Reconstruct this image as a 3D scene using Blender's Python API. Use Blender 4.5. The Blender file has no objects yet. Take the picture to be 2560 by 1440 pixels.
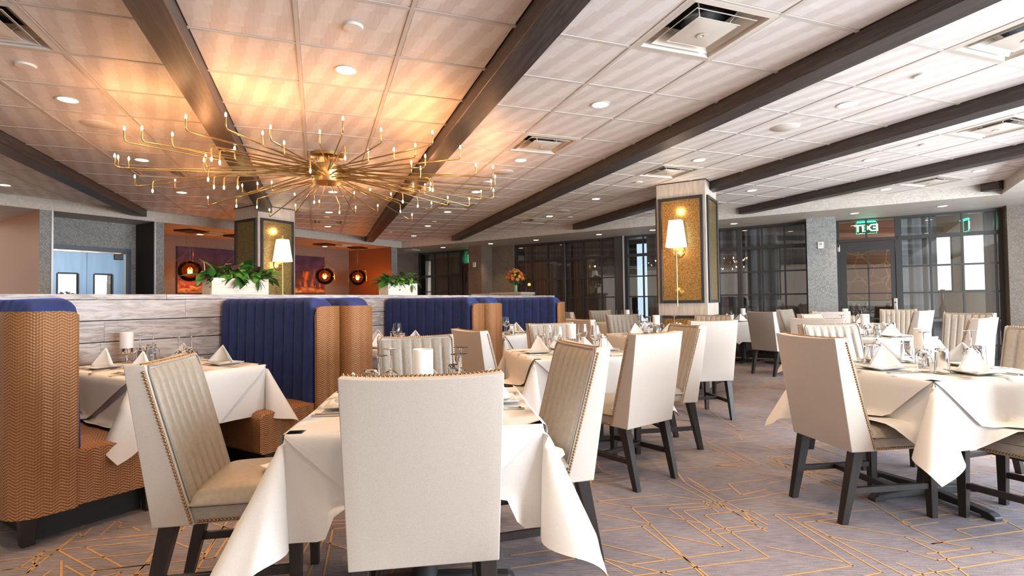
import bpy, bmesh, math, random
from math import sin, cos, pi, radians, hypot, atan2, sqrt
from mathutils import Vector, Matrix
SC = bpy.context.scene
COL = SC.collection
random.seed(7)
# ---------------------------------------------------------------- camera, world, daylight, exposure
PITCH, ROLL, FPX, HC = radians(1.40), radians(-0.785), 1331.0, 1.2
fwd = Vector((0, cos(PITCH), sin(PITCH))); up0 = Vector((0, -sin(PITCH), cos(PITCH))); r0 = Vector((1, 0, 0))
rgt = cos(ROLL)*r0 + sin(ROLL)*up0; upv = -sin(ROLL)*r0 + cos(ROLL)*up0
cam = bpy.data.cameras.new('camera'); camo = bpy.data.objects.new('camera', cam); COL.objects.link(camo)
cam.sensor_width = 36; cam.lens = 36*FPX/2560; cam.clip_start = .05; cam.clip_end = 200
camo.matrix_world = Matrix(((rgt.x, upv.x, -fwd.x, 0), (rgt.y, upv.y, -fwd.y, 0), (rgt.z, upv.z, -fwd.z, HC), (0, 0, 0, 1)))
SC.camera = camo
W = bpy.data.worlds.new('world'); SC.world = W; W.use_nodes = True
bgn = W.node_tree.nodes['Background']; bgn.inputs[0].default_value = (1.0, .87, .75, 1); bgn.inputs[1].default_value = .82
SC.view_settings.view_transform = 'Standard'; SC.view_settings.look = 'None'
SC.view_settings.exposure = 0.72; SC.view_settings.gamma = 1.0; SC.view_settings.use_curve_mapping = False
cy = SC.cycles
cy.max_bounces = 8; cy.diffuse_bounces = 4; cy.glossy_bounces = 4; cy.transmission_bounces = 8; cy.transparent_max_bounces = 12
cy.caustics_reflective = False; cy.caustics_refractive = False; cy.use_denoising = True
cy.sample_clamp_indirect = 6.0; cy.blur_glossy = 1.0
PH, TH = radians(57.4), radians(20.03)
A_ = Vector((cos(PH), sin(PH), 0)); B_ = Vector((sin(PH), -cos(PH), 0))      # room axes
U_ = Vector((-sin(TH), cos(TH), 0)); V_ = Vector((cos(TH), sin(TH), 0))      # ceiling-grid axes
CE, SO = 2.814, 2.645
def ab(a, b, z=0.): return A_*a + B_*b + Vector((0, 0, z))
def uv(u, v, z=0.): return U_*u + V_*v + Vector((0, 0, z))
ANG_A, ANG_B = PH, PH - pi/2
ANG_V = TH
def area(name, loc, target, sx, sy, power, color):
    l = bpy.data.lights.new(name, 'AREA'); l.shape = 'RECTANGLE'; l.size = sx; l.size_y = sy; l.energy = power; l.color = color
    o = bpy.data.objects.new(name, l); COL.objects.link(o); o.location = loc
    o.rotation_euler = (Vector(target) - Vector(loc)).to_track_quat('-Z', 'Y').to_euler(); return o
# daylight coming in through the windows of the right-hand side, which the frame does not show
area('window_daylight', ab(5.0, 4.6, 1.45), ab(5.0, 0, 1.1), 9.0, 2.2, 800, (.78, .89, 1.0))

# ---------------------------------------------------------------- materials
MATS = {}
class NT:
    def __init__(s, name):
        s.m = bpy.data.materials.new(name); s.m.use_nodes = True; s.t = s.m.node_tree; s.n = s.t.nodes
        s.b = s.n['Principled BSDF']; s.x = 0
    def node(s, typ, **kw):
        nd = s.n.new(typ)
        for k, v in kw.items():
            if k.startswith('i_'):
                k = k[2:]; k = int(k) if k.isdigit() else k
                nd.inputs[k].default_value = v
            else: setattr(nd, k, v)
        return nd
    def link(s, a, b): s.t.links.new(a, b)
    def coords(s, kind='Object', scale=(1, 1, 1), rot=(0, 0, 0)):
        tc = s.node('ShaderNodeTexCoord'); mp = s.node('ShaderNodeMapping'); mp.inputs['Scale'].default_value = scale; mp.inputs['Rotation'].default_value = rot
        s.link(tc.outputs[kind], mp.inputs['Vector']); return mp.outputs[0]
    def noise(s, vec, scale, detail=4, rough=.5, dist=0):
        nd = s.node('ShaderNodeTexNoise'); nd.inputs['Scale'].default_value = scale; nd.inputs['Detail'].default_value = detail
        nd.inputs['Roughness'].default_value = rough; nd.inputs['Distortion'].default_value = dist
        if vec is not None: s.link(vec, nd.inputs['Vector'])
        return nd.outputs[0]
    def ramp(s, fac, stops):
        nd = s.node('ShaderNodeValToRGB'); cr = nd.color_ramp
        while len(cr.elements) < len(stops): cr.elements.new(.5)
        for e, (p, c) in zip(cr.elements, stops): e.position = p; e.color = (*c, 1)
        s.link(fac, nd.inputs[0]); return nd.outputs[0]
    def math(s, op, a, b=None, c=None):
        nd = s.node('ShaderNodeMath', operation=op)
        for i, v in enumerate((a, b, c)):
            if v is None: continue
            if isinstance(v, (int, float)): nd.inputs[i].default_value = v
            else: s.link(v, nd.inputs[i])
        return nd.outputs[0]
    def mix(s, fac, c1, c2, blend='MIX'):
        nd = s.node('ShaderNodeMix', data_type='RGBA', blend_type=blend)
        for i, v in ((0, fac), (6, c1), (7, c2)):
            if isinstance(v, (int, float)): nd.inputs[i].default_value = v
            elif isinstance(v, tuple): nd.inputs[i].default_value = (*v, 1)
            else: s.link(v, nd.inputs[i])
        return nd.outputs[2]
    def bump(s, h, strength=.2, dist=.01):
        nd = s.node('ShaderNodeBump'); nd.inputs['Strength'].default_value = strength; nd.inputs['Distance'].default_value = dist
        s.link(h, nd.inputs['Height']); s.link(nd.outputs[0], s.b.inputs['Normal'])
    def sep(s, vec):
        nd = s.node('ShaderNodeSeparateXYZ'); s.link(vec, nd.inputs[0]); return nd.outputs
    def comb(s, x, y, z):
        nd = s.node('ShaderNodeCombineXYZ')
        for i, v in enumerate((x, y, z)):
            if isinstance(v, (int, float)): nd.inputs[i].default_value = v
            else: s.link(v, nd.inputs[i])
        return nd.outputs[0]
    def col(s, c):
        if isinstance(c, tuple): s.b.inputs['Base Color'].default_value = (*c, 1)
        else: s.link(c, s.b.inputs['Base Color'])
    def set(s, **kw):
        for k, v in kw.items(): s.b.inputs[k.replace('_', ' ')].default_value = v
def sr(r, g, b):   # sRGB 0-255 to linear
    f = lambda c: (c/12.92 if c <= .04045 else ((c+.055)/1.055)**2.4)
    return (f(r/255), f(g/255), f(b/255))
def simple(name, color, rough=.5, metal=0., **kw):
    t = NT(name); t.col(color); t.set(Roughness=rough, Metallic=metal)
    for k, v in kw.items(): t.b.inputs[k.replace('_', ' ')].default_value = v
    MATS[name] = t.m; return t.m
def noisy(name, c1, c2, scale, rough=.5, metal=0., stretch=(1, 1, 1), bump=0., detail=4, kind='Object', dist=0, lo=.3, hi=.7, rot=(0, 0, 0)):
    t = NT(name); v = t.coords(kind, stretch, rot); n = t.noise(v, scale, detail, .55, dist)
    t.col(t.ramp(n, [(lo, c1), (hi, c2)])); t.set(Roughness=rough, Metallic=metal)
    if bump: t.bump(n, bump)
    MATS[name] = t.m; return t.m
def emit(name, color, strength, base=None):
    t = NT(name); t.col(base or color); t.b.inputs['Emission Color'].default_value = (*color, 1); t.b.inputs['Emission Strength'].default_value = strength
    t.set(Roughness=.5); MATS[name] = t.m; return t.m
def pane_glass(name, tint=(1, 1, 1), refl=1.0):
    t = NT(name); n = t.n; out = n['Material Output']
    tr = n.new('ShaderNodeBsdfTransparent'); tr.inputs[0].default_value = (*tint, 1)
    gl = n.new('ShaderNodeBsdfGlossy'); gl.inputs['Roughness'].default_value = .01
    fr = n.new('ShaderNodeFresnel'); fr.inputs[0].default_value = 1.5
    f = t.math('MULTIPLY', fr.outputs[0], 1.6*refl)
    mx = n.new('ShaderNodeMixShader'); t.link(f, mx.inputs[0]); t.link(tr.outputs[0], mx.inputs[1]); t.link(gl.outputs[0], mx.inputs[2])
    t.link(mx.outputs[0], out.inputs[0]); MATS[name] = t.m; return t.m

fabric = NT('chair_fabric'); v = fabric.coords('Object', (1, 1, 1)); nn = fabric.noise(v, 420, 2); fabric.col(fabric.ramp(nn, [(.3, sr(184, 173, 162)), (.7, sr(202, 191, 180))])); fabric.set(Roughness=.62); fabric.bump(nn, .06); fabric.b.inputs['Sheen Weight'].default_value = .1; M_FAB = fabric.m
lea = NT('chair_leather'); v = lea.coords(); nn = lea.noise(v, 60, 5); lea.col(lea.ramp(nn, [(.3, sr(151, 141, 128)), (.7, sr(163, 153, 140))])); lea.set(Roughness=.38); lea.bump(nn, .04); M_LEA = lea.m
M_DWOOD = noisy('dark_leg_wood', sr(30, 24, 22), sr(42, 34, 30), 30, .4, stretch=(1, 1, .08))
M_NAIL = simple('brass_nail', sr(176, 132, 84), .28, 1.0)
M_PIPE = simple('piping', sr(150, 140, 128), .45)
M_CLOTH = noisy('table_linen', sr(222, 217, 212), sr(232, 228, 224), 300, .75, bump=.03)
M_NAP = noisy('napkin_linen', sr(240, 238, 236), sr(249, 248, 247), 400, .75, bump=.03)
M_PORC = simple('porcelain', sr(240, 240, 238), .12)
M_STEEL = simple('steel', (.62, .61, .59), .18, 1.0)
M_CHROME = simple('chrome', (.72, .70, .67), .1, 1.0)
g_ = NT('clear_glass'); g_.col((1, 1, 1)); g_.set(Roughness=0., IOR=1.45); g_.b.inputs['Transmission Weight'].default_value = 1.; M_GLASS = g_.m
fz = NT('frosted_glass'); fz.col(sr(245, 241, 236)); fz.set(Roughness=.5); fz.b.inputs['Subsurface Weight'].default_value = .25; fz.b.inputs['Subsurface Radius'].default_value = (.03, .03, .03); M_FROST = fz.m
M_BRASS = noisy('brushed_brass', sr(178, 150, 96), sr(196, 170, 116), 90, .3, 1.0, stretch=(1, 1, .03))
M_BRASS2 = simple('polished_brass', sr(212, 176, 104), .2, 1.0)
# copper herringbone vinyl
t = NT('copper_vinyl'); v = t.coords('UV', (1, 1, 1)); s = t.sep(v)
zig = t.math('PINGPONG', s[0], .035); hh = t.math('SINE', t.math('MULTIPLY', t.math('ADD', s[1], t.math('MULTIPLY', zig, .55)), 2*pi/.0155))
w2 = t.math('SINE', t.math('MULTIPLY', s[0], 2*pi/.0117)); hh = t.math('ADD', hh, t.math('MULTIPLY', w2, .35))
t.col(t.ramp(t.math('MULTIPLY_ADD', hh, .4, .5), [(.1, sr(128, 82, 46)), (.9, sr(174, 120, 74))])); t.set(Roughness=.36, Metallic=.25); t.bump(hh, .35, .004); M_COP = t.m
t = NT('blue_velvet'); v = t.coords(); nn = t.noise(v, 14, 3); t.col(t.ramp(nn, [(.3, sr(15, 36, 84)), (.75, sr(22, 50, 112))])); t.set(Roughness=.7)
t.b.inputs['Sheen Weight'].default_value = .8; t.b.inputs['Sheen Tint'].default_value = (*sr(70, 110, 220), 1); t.b.inputs['Sheen Roughness'].default_value = .35; M_BLUE = t.m
def wood(name, c1, c2, c3, axis_stretch, scale=4., rough=.5, wave=6., kind='Object', bump=.08):
    t = NT(name); v = t.coords(kind, axis_stretch); n1 = t.noise(v, scale, 6, .6, .6); n2 = t.noise(v, scale*9, 3, .6)
    rings = t.math('PINGPONG', t.math('MULTIPLY', n1, wave), .5); f = t.math('ADD', t.math('MULTIPLY', rings, 1.3), t.math('MULTIPLY', n2, .35))
    oi = t.node('ShaderNodeObjectInfo'); f = t.math('ADD', f, t.math('MULTIPLY_ADD', oi.outputs['Random'], .3, -.15))
    t.col(t.ramp(f, [(.1, c1), (.5, c2), (.95, c3)])); t.set(Roughness=rough); t.bump(n2, bump); MATS[name] = t.m; return t.m
M_PLANK = wood('washed_oak_plank', sr(150, 141, 134), sr(183, 176, 170), sr(202, 197, 192), (.6, 1, 5), 3.2, .5)
M_COLW = wood('column_wood', sr(172, 158, 144), sr(188, 174, 160), sr(198, 186, 172), (5, 5, .45), 2.4, .5)
M_SOFF = wood('soffit_wood', sr(176, 168, 156), sr(192, 184, 172), sr(202, 195, 184), (.5, 7, 7), 2.2, .55)
M_SOFFC = simple('soffit_paint', sr(168, 160, 148), .6)
M_BEAM = wood('beam_wood', sr(46, 40, 38), sr(62, 55, 52), sr(78, 71, 68), (8, .35, 8), 2.6, .42)
M_BLACK = simple('black_frame', sr(44, 42, 42), .4)
M_PFRAME = simple('panel_frame_black', sr(38, 38, 40), .35)
M_PLINTH = simple('plinth_black', sr(26, 24, 23), .6)
M_IRON = simple('cast_iron', sr(48, 48, 50), .55, .2)
M_WHITE = simple('white_paint', sr(226, 222, 214), .45)
M_TBAR = simple('grid_bar_white', sr(205, 196, 186), .5)
M_DIFF = simple('diffuser_paint', sr(214, 204, 190), .4)
M_DUCT = noisy('foil_duct', (.5, .52, .54), (.85, .87, .88), 30, .25, 1.0)
M_DARKHOLE = simple('dark_inside', sr(20, 19, 18), .8)
# ceiling tile: light wood print of three rows of small tumbling-block facets
t = NT('ceiling_tile_print'); v = t.coords('Object'); s = t.sep(v)
cx = t.math('MULTIPLY', s[0], 1/.0838); rowi = t.math('FLOOR', t.math('MULTIPLY', s[1], 1/.1956))
cxs = t.math('ADD', cx, t.math('MULTIPLY', rowi, .5)); ry = t.math('FRACT', t.math('ADD', t.math('MULTIPLY', s[1], 1/.1956), 10))
half = t.math('PINGPONG', t.math('ADD', cxs, t.math('MULTIPLY', ry, .35)), 1.0)
step = t.math('GREATER_THAN', half, .5); wn = t.node('ShaderNodeTexWhiteNoise', noise_dimensions='2D')
t.link(t.comb(t.math('FLOOR', t.math('MULTIPLY', cxs, 1.)), rowi, 0), wn.inputs['Vector'])
grain = t.noise(t.coords('Object', (9, .6, 1)), 9, 5, .6)
oi = t.node('ShaderNodeObjectInfo')
lip = t.math('MULTIPLY', t.math('GREATER_THAN', ry, .82), t.math('MULTIPLY_ADD', step, -.16, .12))
f = t.math('ADD', t.math('MULTIPLY_ADD', step, -.26, .52), t.math('MULTIPLY', wn.outputs[0], .16)); f = t.math('ADD', f, t.math('MULTIPLY_ADD', grain, .6, -.3))
f = t.math('ADD', f, lip); f = t.math('ADD', f, t.math('MULTIPLY_ADD', half, -.12, .06))
t.col(t.ramp(f, [(.0, sr(206, 193, 182)), (.45, sr(226, 217, 209)), (.9, sr(238, 232, 226))])); t.set(Roughness=.5); M_TILE = t.m
# damask wallpapers
def damask(name, base, base2, fig, sc=1.0, amt=.8, rough=.55):
    t = NT(name); v = t.coords('UV', (sc, sc, sc)); s = t.sep(v)
    wob = t.noise(t.coords('UV', (sc, sc, sc)), 5.5, 3); wob = t.math('MULTIPLY_ADD', wob, .09, -.045)
    x = t.math('ADD', s[0], wob); y = t.math('ADD', s[1], wob)
    d = t.math('ADD', t.math('PINGPONG', x, .055), t.math('MULTIPLY', t.math('PINGPONG', y, .085), .62))
    r1 = t.math('LESS_THAN', t.math('ABSOLUTE', t.math('SUBTRACT', t.math('PINGPONG', d, .027), .013)), .0038)
    brk = t.math('GREATER_THAN', t.noise(t.coords('UV', (sc, sc, sc)), 20, 2), .47)
    f = t.math('MULTIPLY', t.math('MULTIPLY', r1, brk), amt)
    b = t.ramp(t.noise(t.coords('UV', (sc, sc, sc)), 3.5, 5), [(.3, base), (.7, base2)])
    mot = t.noise(t.coords('UV', (sc, sc, sc)), 60, 2); b = t.mix(t.math('MULTIPLY', mot, .25), b, fig)
    t.col(t.mix(f, b, fig)); t.set(Roughness=rough); t.b.inputs['Specular IOR Level'].default_value = .4; MATS[name] = t.m; return t.m
M_WP = damask('damask_grey_wallpaper', sr(108, 112, 114), sr(128, 132, 134), sr(184, 176, 160))
M_WP2 = damask('damask_brown_wallpaper', sr(84, 74, 66), sr(100, 90, 82), sr(140, 122, 102), amt=.6)
t = NT('woven_wallpaper'); n1 = t.noise(t.coords('UV', (60, 5, 1)), 5, 4); n2 = t.noise(t.coords('UV', (1, 1, 1)), 80, 3)
f = t.math('ADD', t.math('MULTIPLY', n1, .7), t.math('MULTIPLY', n2, .35)); t.col(t.ramp(f, [(.3, sr(88, 78, 70)), (.75, sr(150, 132, 116))])); t.set(Roughness=.5); M_WEAVE = t.m
t = NT('bronze_wallpaper'); n1 = t.noise(t.coords('UV', (60, 3, 1)), 5, 4); n2 = t.noise(t.coords('UV', (1, 1, 1)), 60, 3)
f = t.math('ADD', t.math('MULTIPLY', n1, .7), t.math('MULTIPLY', n2, .35)); t.col(t.ramp(f, [(.3, sr(110, 70, 40)), (.75, sr(158, 104, 62))])); t.set(Roughness=.45, Metallic=.2); M_BRONZE = t.m
t = NT('gold_mesh'); vo = t.node('ShaderNodeTexVoronoi'); vo.inputs['Scale'].default_value = 130; t.link(t.coords('UV'), vo.inputs['Vector'])
n1 = t.noise(t.coords('UV', (1, 14, 1)), 20, 3); f = t.math('ADD', t.math('MULTIPLY', vo.outputs[0], .8), t.math('MULTIPLY', n1, .35))
t.col(t.ramp(f, [(.15, sr(226, 190, 118)), (.75, sr(126, 100, 62))])); t.set(Roughness=.3, Metallic=.9); t.bump(vo.outputs[0], .25, .003); M_GOLD = t.m
# carpet
t = NT('carpet'); v = t.coords('Object', (1, 1, 1), (0, 0, radians(-55))); st = t.noise(t.coords('Object', (5, 60, 1), (0, 0, radians(38))), 2.2, 5, .65); cl = t.noise(v, 1.3, 3); fi = t.noise(v, 340, 2)
f = t.math('ADD', t.math('MULTIPLY', st, .75), t.math('MULTIPLY', cl, .45)); f = t.math('ADD', f, t.math('MULTIPLY_ADD', fi, .5, -.25))
t.col(t.ramp(f, [(.36, sr(84, 79, 88)), (.58, sr(126, 118, 124)), (.8, sr(160, 151, 154))])); t.set(Roughness=.95); t.bump(fi, .5, .01); M_CARPET = t.m
M_GOLDLINE = noisy('carpet_gold_yarn', sr(178, 134, 84), sr(204, 158, 104), 200, .9)
M_LENS = emit('downlight_lens', (1.0, .80, .55), 9.0)
M_BULB = emit('bulb_glow', (1.0, .62, .30), 60.0)
M_PBULB = emit('pendant_bulb', (1.0, .55, .20), 30.0)
M_SHADE = emit('lit_lamp_shade', (1.0, .88, .76), .62, sr(245, 238, 230))
M_EXIT = emit('exit_green', (.02, .9, .38), 2.2)
M_EXITW = emit('exit_letter', (.35, 1.0, .7), 3.0)
M_PANE = pane_glass('window_pane_glass')
M_AMBER = pane_glass('amber_pane', (1.0, .70, .36), .8); _ = NT('amber_glass')
M_ROSE = simple('rose_gold_metal', sr(236, 160, 112), .2, 1.0)
M_CURT = noisy('curtain_grey', sr(136, 140, 142), sr(158, 162, 164), 40, .8, stretch=(1, 1, .05))
M_STEELDOOR = noisy('blue_steel_door', sr(112, 140, 162), sr(126, 154, 176), 12, .32, .35, stretch=(1, 1, .1))
M_DOORFRAME = simple('slate_door_frame', sr(58, 70, 84), .4)
M_TRIMGREY = simple('grey_metal_trim', sr(172, 172, 172), .35, .3)

# ---------------------------------------------------------------- mesh helpers
class MB:
    def __init__(s): s.v = []; s.f = []; s.uv = {}
    def add(s, vs, fs, uvs=None):
        o = len(s.v); s.v += [tuple(p) for p in vs]
        for k, f in enumerate(fs):
            if uvs: s.uv[len(s.f)] = uvs[k]
            s.f.append(tuple(i+o for i in f))
    def box(s, x0, x1, y0, y1, z0, z1, M=None):
        vs = [Vector(p) for p in ((x0, y0, z0), (x1, y0, z0), (x1, y1, z0), (x0, y1, z0), (x0, y0, z1), (x1, y0, z1), (x1, y1, z1), (x0, y1, z1))]
        if M: vs = [M @ p for p in vs]
        s.add(vs, [(0, 3, 2, 1), (4, 5, 6, 7), (0, 1, 5, 4), (1, 2, 6, 5), (2, 3, 7, 6), (3, 0, 4, 7)]); return s
    def taper(s, c0, w0, c1, w1):   # square post from c0 (half sizes w0) to c1
        vs = []
        for c, w in ((c0, w0), (c1, w1)):
            for dx, dy in ((-1, -1), (1, -1), (1, 1), (-1, 1)): vs.append((c[0]+dx*w[0], c[1]+dy*w[1], c[2]))
        s.add(vs, [(0, 3, 2, 1), (4, 5, 6, 7), (0, 1, 5, 4), (1, 2, 6, 5), (2, 3, 7, 6), (3, 0, 4, 7)]); return s
    def prism(s, poly, z0, z1):
        n = len(poly); vs = [(x, y, z0) for x, y in poly] + [(x, y, z1) for x, y in poly]
        s.add(vs, [tuple(range(n-1, -1, -1)), tuple(range(n, 2*n))] + [(i, (i+1) % n, n+(i+1) % n, n+i) for i in range(n)]); return s
    def lathe(s, prof, seg=20, c=(0, 0, 0), cap=True):
        vs = []; n = len(prof)
        for r, z in prof:
            for k in range(seg): t = 2*pi*k/seg; vs.append((c[0]+r*cos(t), c[1]+r*sin(t), c[2]+z))
        fs = []
        for i in range(n-1):
            for k in range(seg): k2 = (k+1) % seg; fs.append((i*seg+k, i*seg+k2, (i+1)*seg+k2, (i+1)*seg+k))
        if cap: fs += [tuple(range(seg-1, -1, -1)), tuple((n-1)*seg+k for k in range(seg))]
        s.add(vs, fs); return s
    def tube(s, pts, r, seg=8):
        pts = [Vector(p) for p in pts]; vs = []; n = len(pts); ref = None
        for i, p in enumerate(pts):
            d = (pts[min(i+1, n-1)] - pts[max(i-1, 0)]).normalized()
            if ref is None: ref = Vector((0, 0, 1)) if abs(d.z) < .9 else Vector((1, 0, 0))
            x = d.cross(ref).normalized(); ref = x.cross(d).normalized()
            rr = r[i] if isinstance(r, (list, tuple)) else r
            for k in range(seg): t = 2*pi*k/seg; vs.append(p + x*rr*cos(t) + ref*rr*sin(t))
        fs = [(i*seg+k, i*seg+(k+1) % seg, (i+1)*seg+(k+1) % seg, (i+1)*seg+k) for i in range(n-1) for k in range(seg)]
        fs += [tuple(range(seg-1, -1, -1)), tuple((n-1)*seg+k for k in range(seg))]
        s.add(vs, fs); return s
    def ball(s, c, r, seg=10, rings=6, sq=(1, 1, 1)):
        vs = [(c[0], c[1], c[2]-r*sq[2])]
        for i in range(1, rings):
            t = pi*i/rings - pi/2
            for k in range(seg): u = 2*pi*k/seg; vs.append((c[0]+r*cos(t)*cos(u)*sq[0], c[1]+r*cos(t)*sin(u)*sq[1], c[2]+r*sin(t)*sq[2]))
        vs.append((c[0], c[1], c[2]+r*sq[2])); fs = []
        for k in range(seg): fs.append((0, 1+(k+1) % seg, 1+k)); fs.append((len(vs)-1, len(vs)-1-seg+k, len(vs)-1-seg+(k+1) % seg))
        for i in range(rings-2):
            for k in range(seg): a = 1+i*seg; k2 = (k+1) % seg; fs.append((a+k, a+k2, a+seg+k2, a+seg+k))
        s.add(vs, fs); return s
    def grid(s, fn, nu, nv, uvf=None):
        vs = [fn(i/nu, j/nv) for i in range(nu+1) for j in range(nv+1)]
        fs = [(i*(nv+1)+j, (i+1)*(nv+1)+j, (i+1)*(nv+1)+j+1, i*(nv+1)+j+1) for i in range(nu) for j in range(nv)]
        uvs = None
        if uvf: uvs = [[uvf(i/nu, j/nv), uvf((i+1)/nu, j/nv), uvf((i+1)/nu, (j+1)/nv), uvf(i/nu, (j+1)/nv)] for i in range(nu) for j in range(nv)]
        s.add(vs, fs, uvs); return s
    def mesh(s, name, mat, smooth=None, bevel=0, bseg=2, weld=0, boxuv=False, fix=True):
        me = bpy.data.meshes.new(name); me.from_pydata(s.v, [], s.f)
        if s.uv:
            l = me.uv_layers.new(name='UVMap')
            for p in me.polygons:
                if p.index in s.uv:
                    for k, li in enumerate(p.loop_indices): l.data[li].uv = s.uv[p.index][k]
        if weld or bevel or fix:
            bm = bmesh.new(); bm.from_mesh(me)
            if weld: bmesh.ops.remove_doubles(bm, verts=bm.verts, dist=weld)
            if fix: bmesh.ops.recalc_face_normals(bm, faces=bm.faces)
            if bevel:
                es = [e for e in bm.edges if len(e.link_faces) == 2 and e.calc_face_angle(0) > .6]
                bmesh.ops.bevel(bm, geom=es, offset=bevel, segments=bseg, affect='EDGES', profile=.6, clamp_overlap=True)
            bm.to_mesh(me); bm.free()
        if boxuv or not me.uv_layers:
            l = me.uv_layers.active or me.uv_layers.new(name='UVMap')
            for p in me.polygons:
                n = p.normal; hx = Vector((-n.y, n.x, 0)); hx = hx.normalized() if hx.length > .3 else Vector((1, 0, 0))
                for li in p.loop_indices:
                    co = me.vertices[me.loops[li].vertex_index].co
                    l.data[li].uv = (co.dot(hx), co.z if abs(n.z) < .9 else co.y)
        me.materials.append(mat)
        if smooth is not None:
            me.polygons.foreach_set('use_smooth', [True]*len(me.polygons)); me.set_sharp_from_angle(angle=radians(smooth))
        me.update(); return me
    def build(s, name, mat, parent=None, loc=(0, 0, 0), rz=0, **kw):
        return obj(name, s.mesh(name, mat, **kw), parent, loc, rz)
def obj(name, me, parent=None, loc=(0, 0, 0), rz=0, rot=None):
    o = bpy.data.objects.new(name, me); COL.objects.link(o); o.location = loc; o.rotation_euler = rot or (0, 0, rz)
    if parent is not None: o.parent = parent; CH.setdefault(parent.name, []).append(o)
    return o
CH = {}
def tag(o, label=None, cat=None, group=None, kind=None):
    if label: o['label'] = label
    if cat: o['category'] = cat
    if group: o['group'] = group
    if kind: o['kind'] = kind
    return o
def thing(name, label, cat, loc=(0, 0, 0), rz=0, group=None, kind=None):
    o = bpy.data.objects.new(name, None); o.empty_display_size = .1; COL.objects.link(o); o.location = loc; o.rotation_euler = (0, 0, rz)
    return tag(o, label, cat, group, kind)
def dup(o, parent=None):
    c = o.copy(); COL.objects.link(c)
    if parent is not None: c.parent = parent; CH.setdefault(parent.name, []).append(c)
    for ch in CH.get(o.name, ()): dup(ch, c)
    return c
def place(proto, loc, rz, label, group=None):
    if proto.get('used'): o = dup(proto)
    else: o = proto
    proto['used'] = 1; o.location = loc; o.rotation_euler = (0, 0, rz); o['label'] = label
    if group: o['group'] = group
    elif 'group' in o: del o['group']
    return o
def AB(x0, x1, y0, y1, z0, z1, mb=None):    # box in room axes
    mb = mb or MB(); vs = [ab(a, b, z) for z in (z0, z1) for a, b in ((x0, y0), (x1, y0), (x1, y1), (x0, y1))]
    mb.add(vs, [(0, 3, 2, 1), (4, 5, 6, 7), (0, 1, 5, 4), (1, 2, 6, 5), (2, 3, 7, 6), (3, 0, 4, 7)]); return mb
def point_light(name, loc, power, color, r=.03, parent=None):
    l = bpy.data.lights.new(name, 'POINT'); l.energy = power; l.color = color; l.shadow_soft_size = r
    o = bpy.data.objects.new(name, l); COL.objects.link(o); o.location = loc
    if parent is not None: o.parent = parent; CH.setdefault(parent.name, []).append(o)
    return o
def struct(name, mb, mat, label, cat='wall', **kw):
    return tag(mb.build(name, mat, **kw), label, cat, kind='structure')

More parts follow.
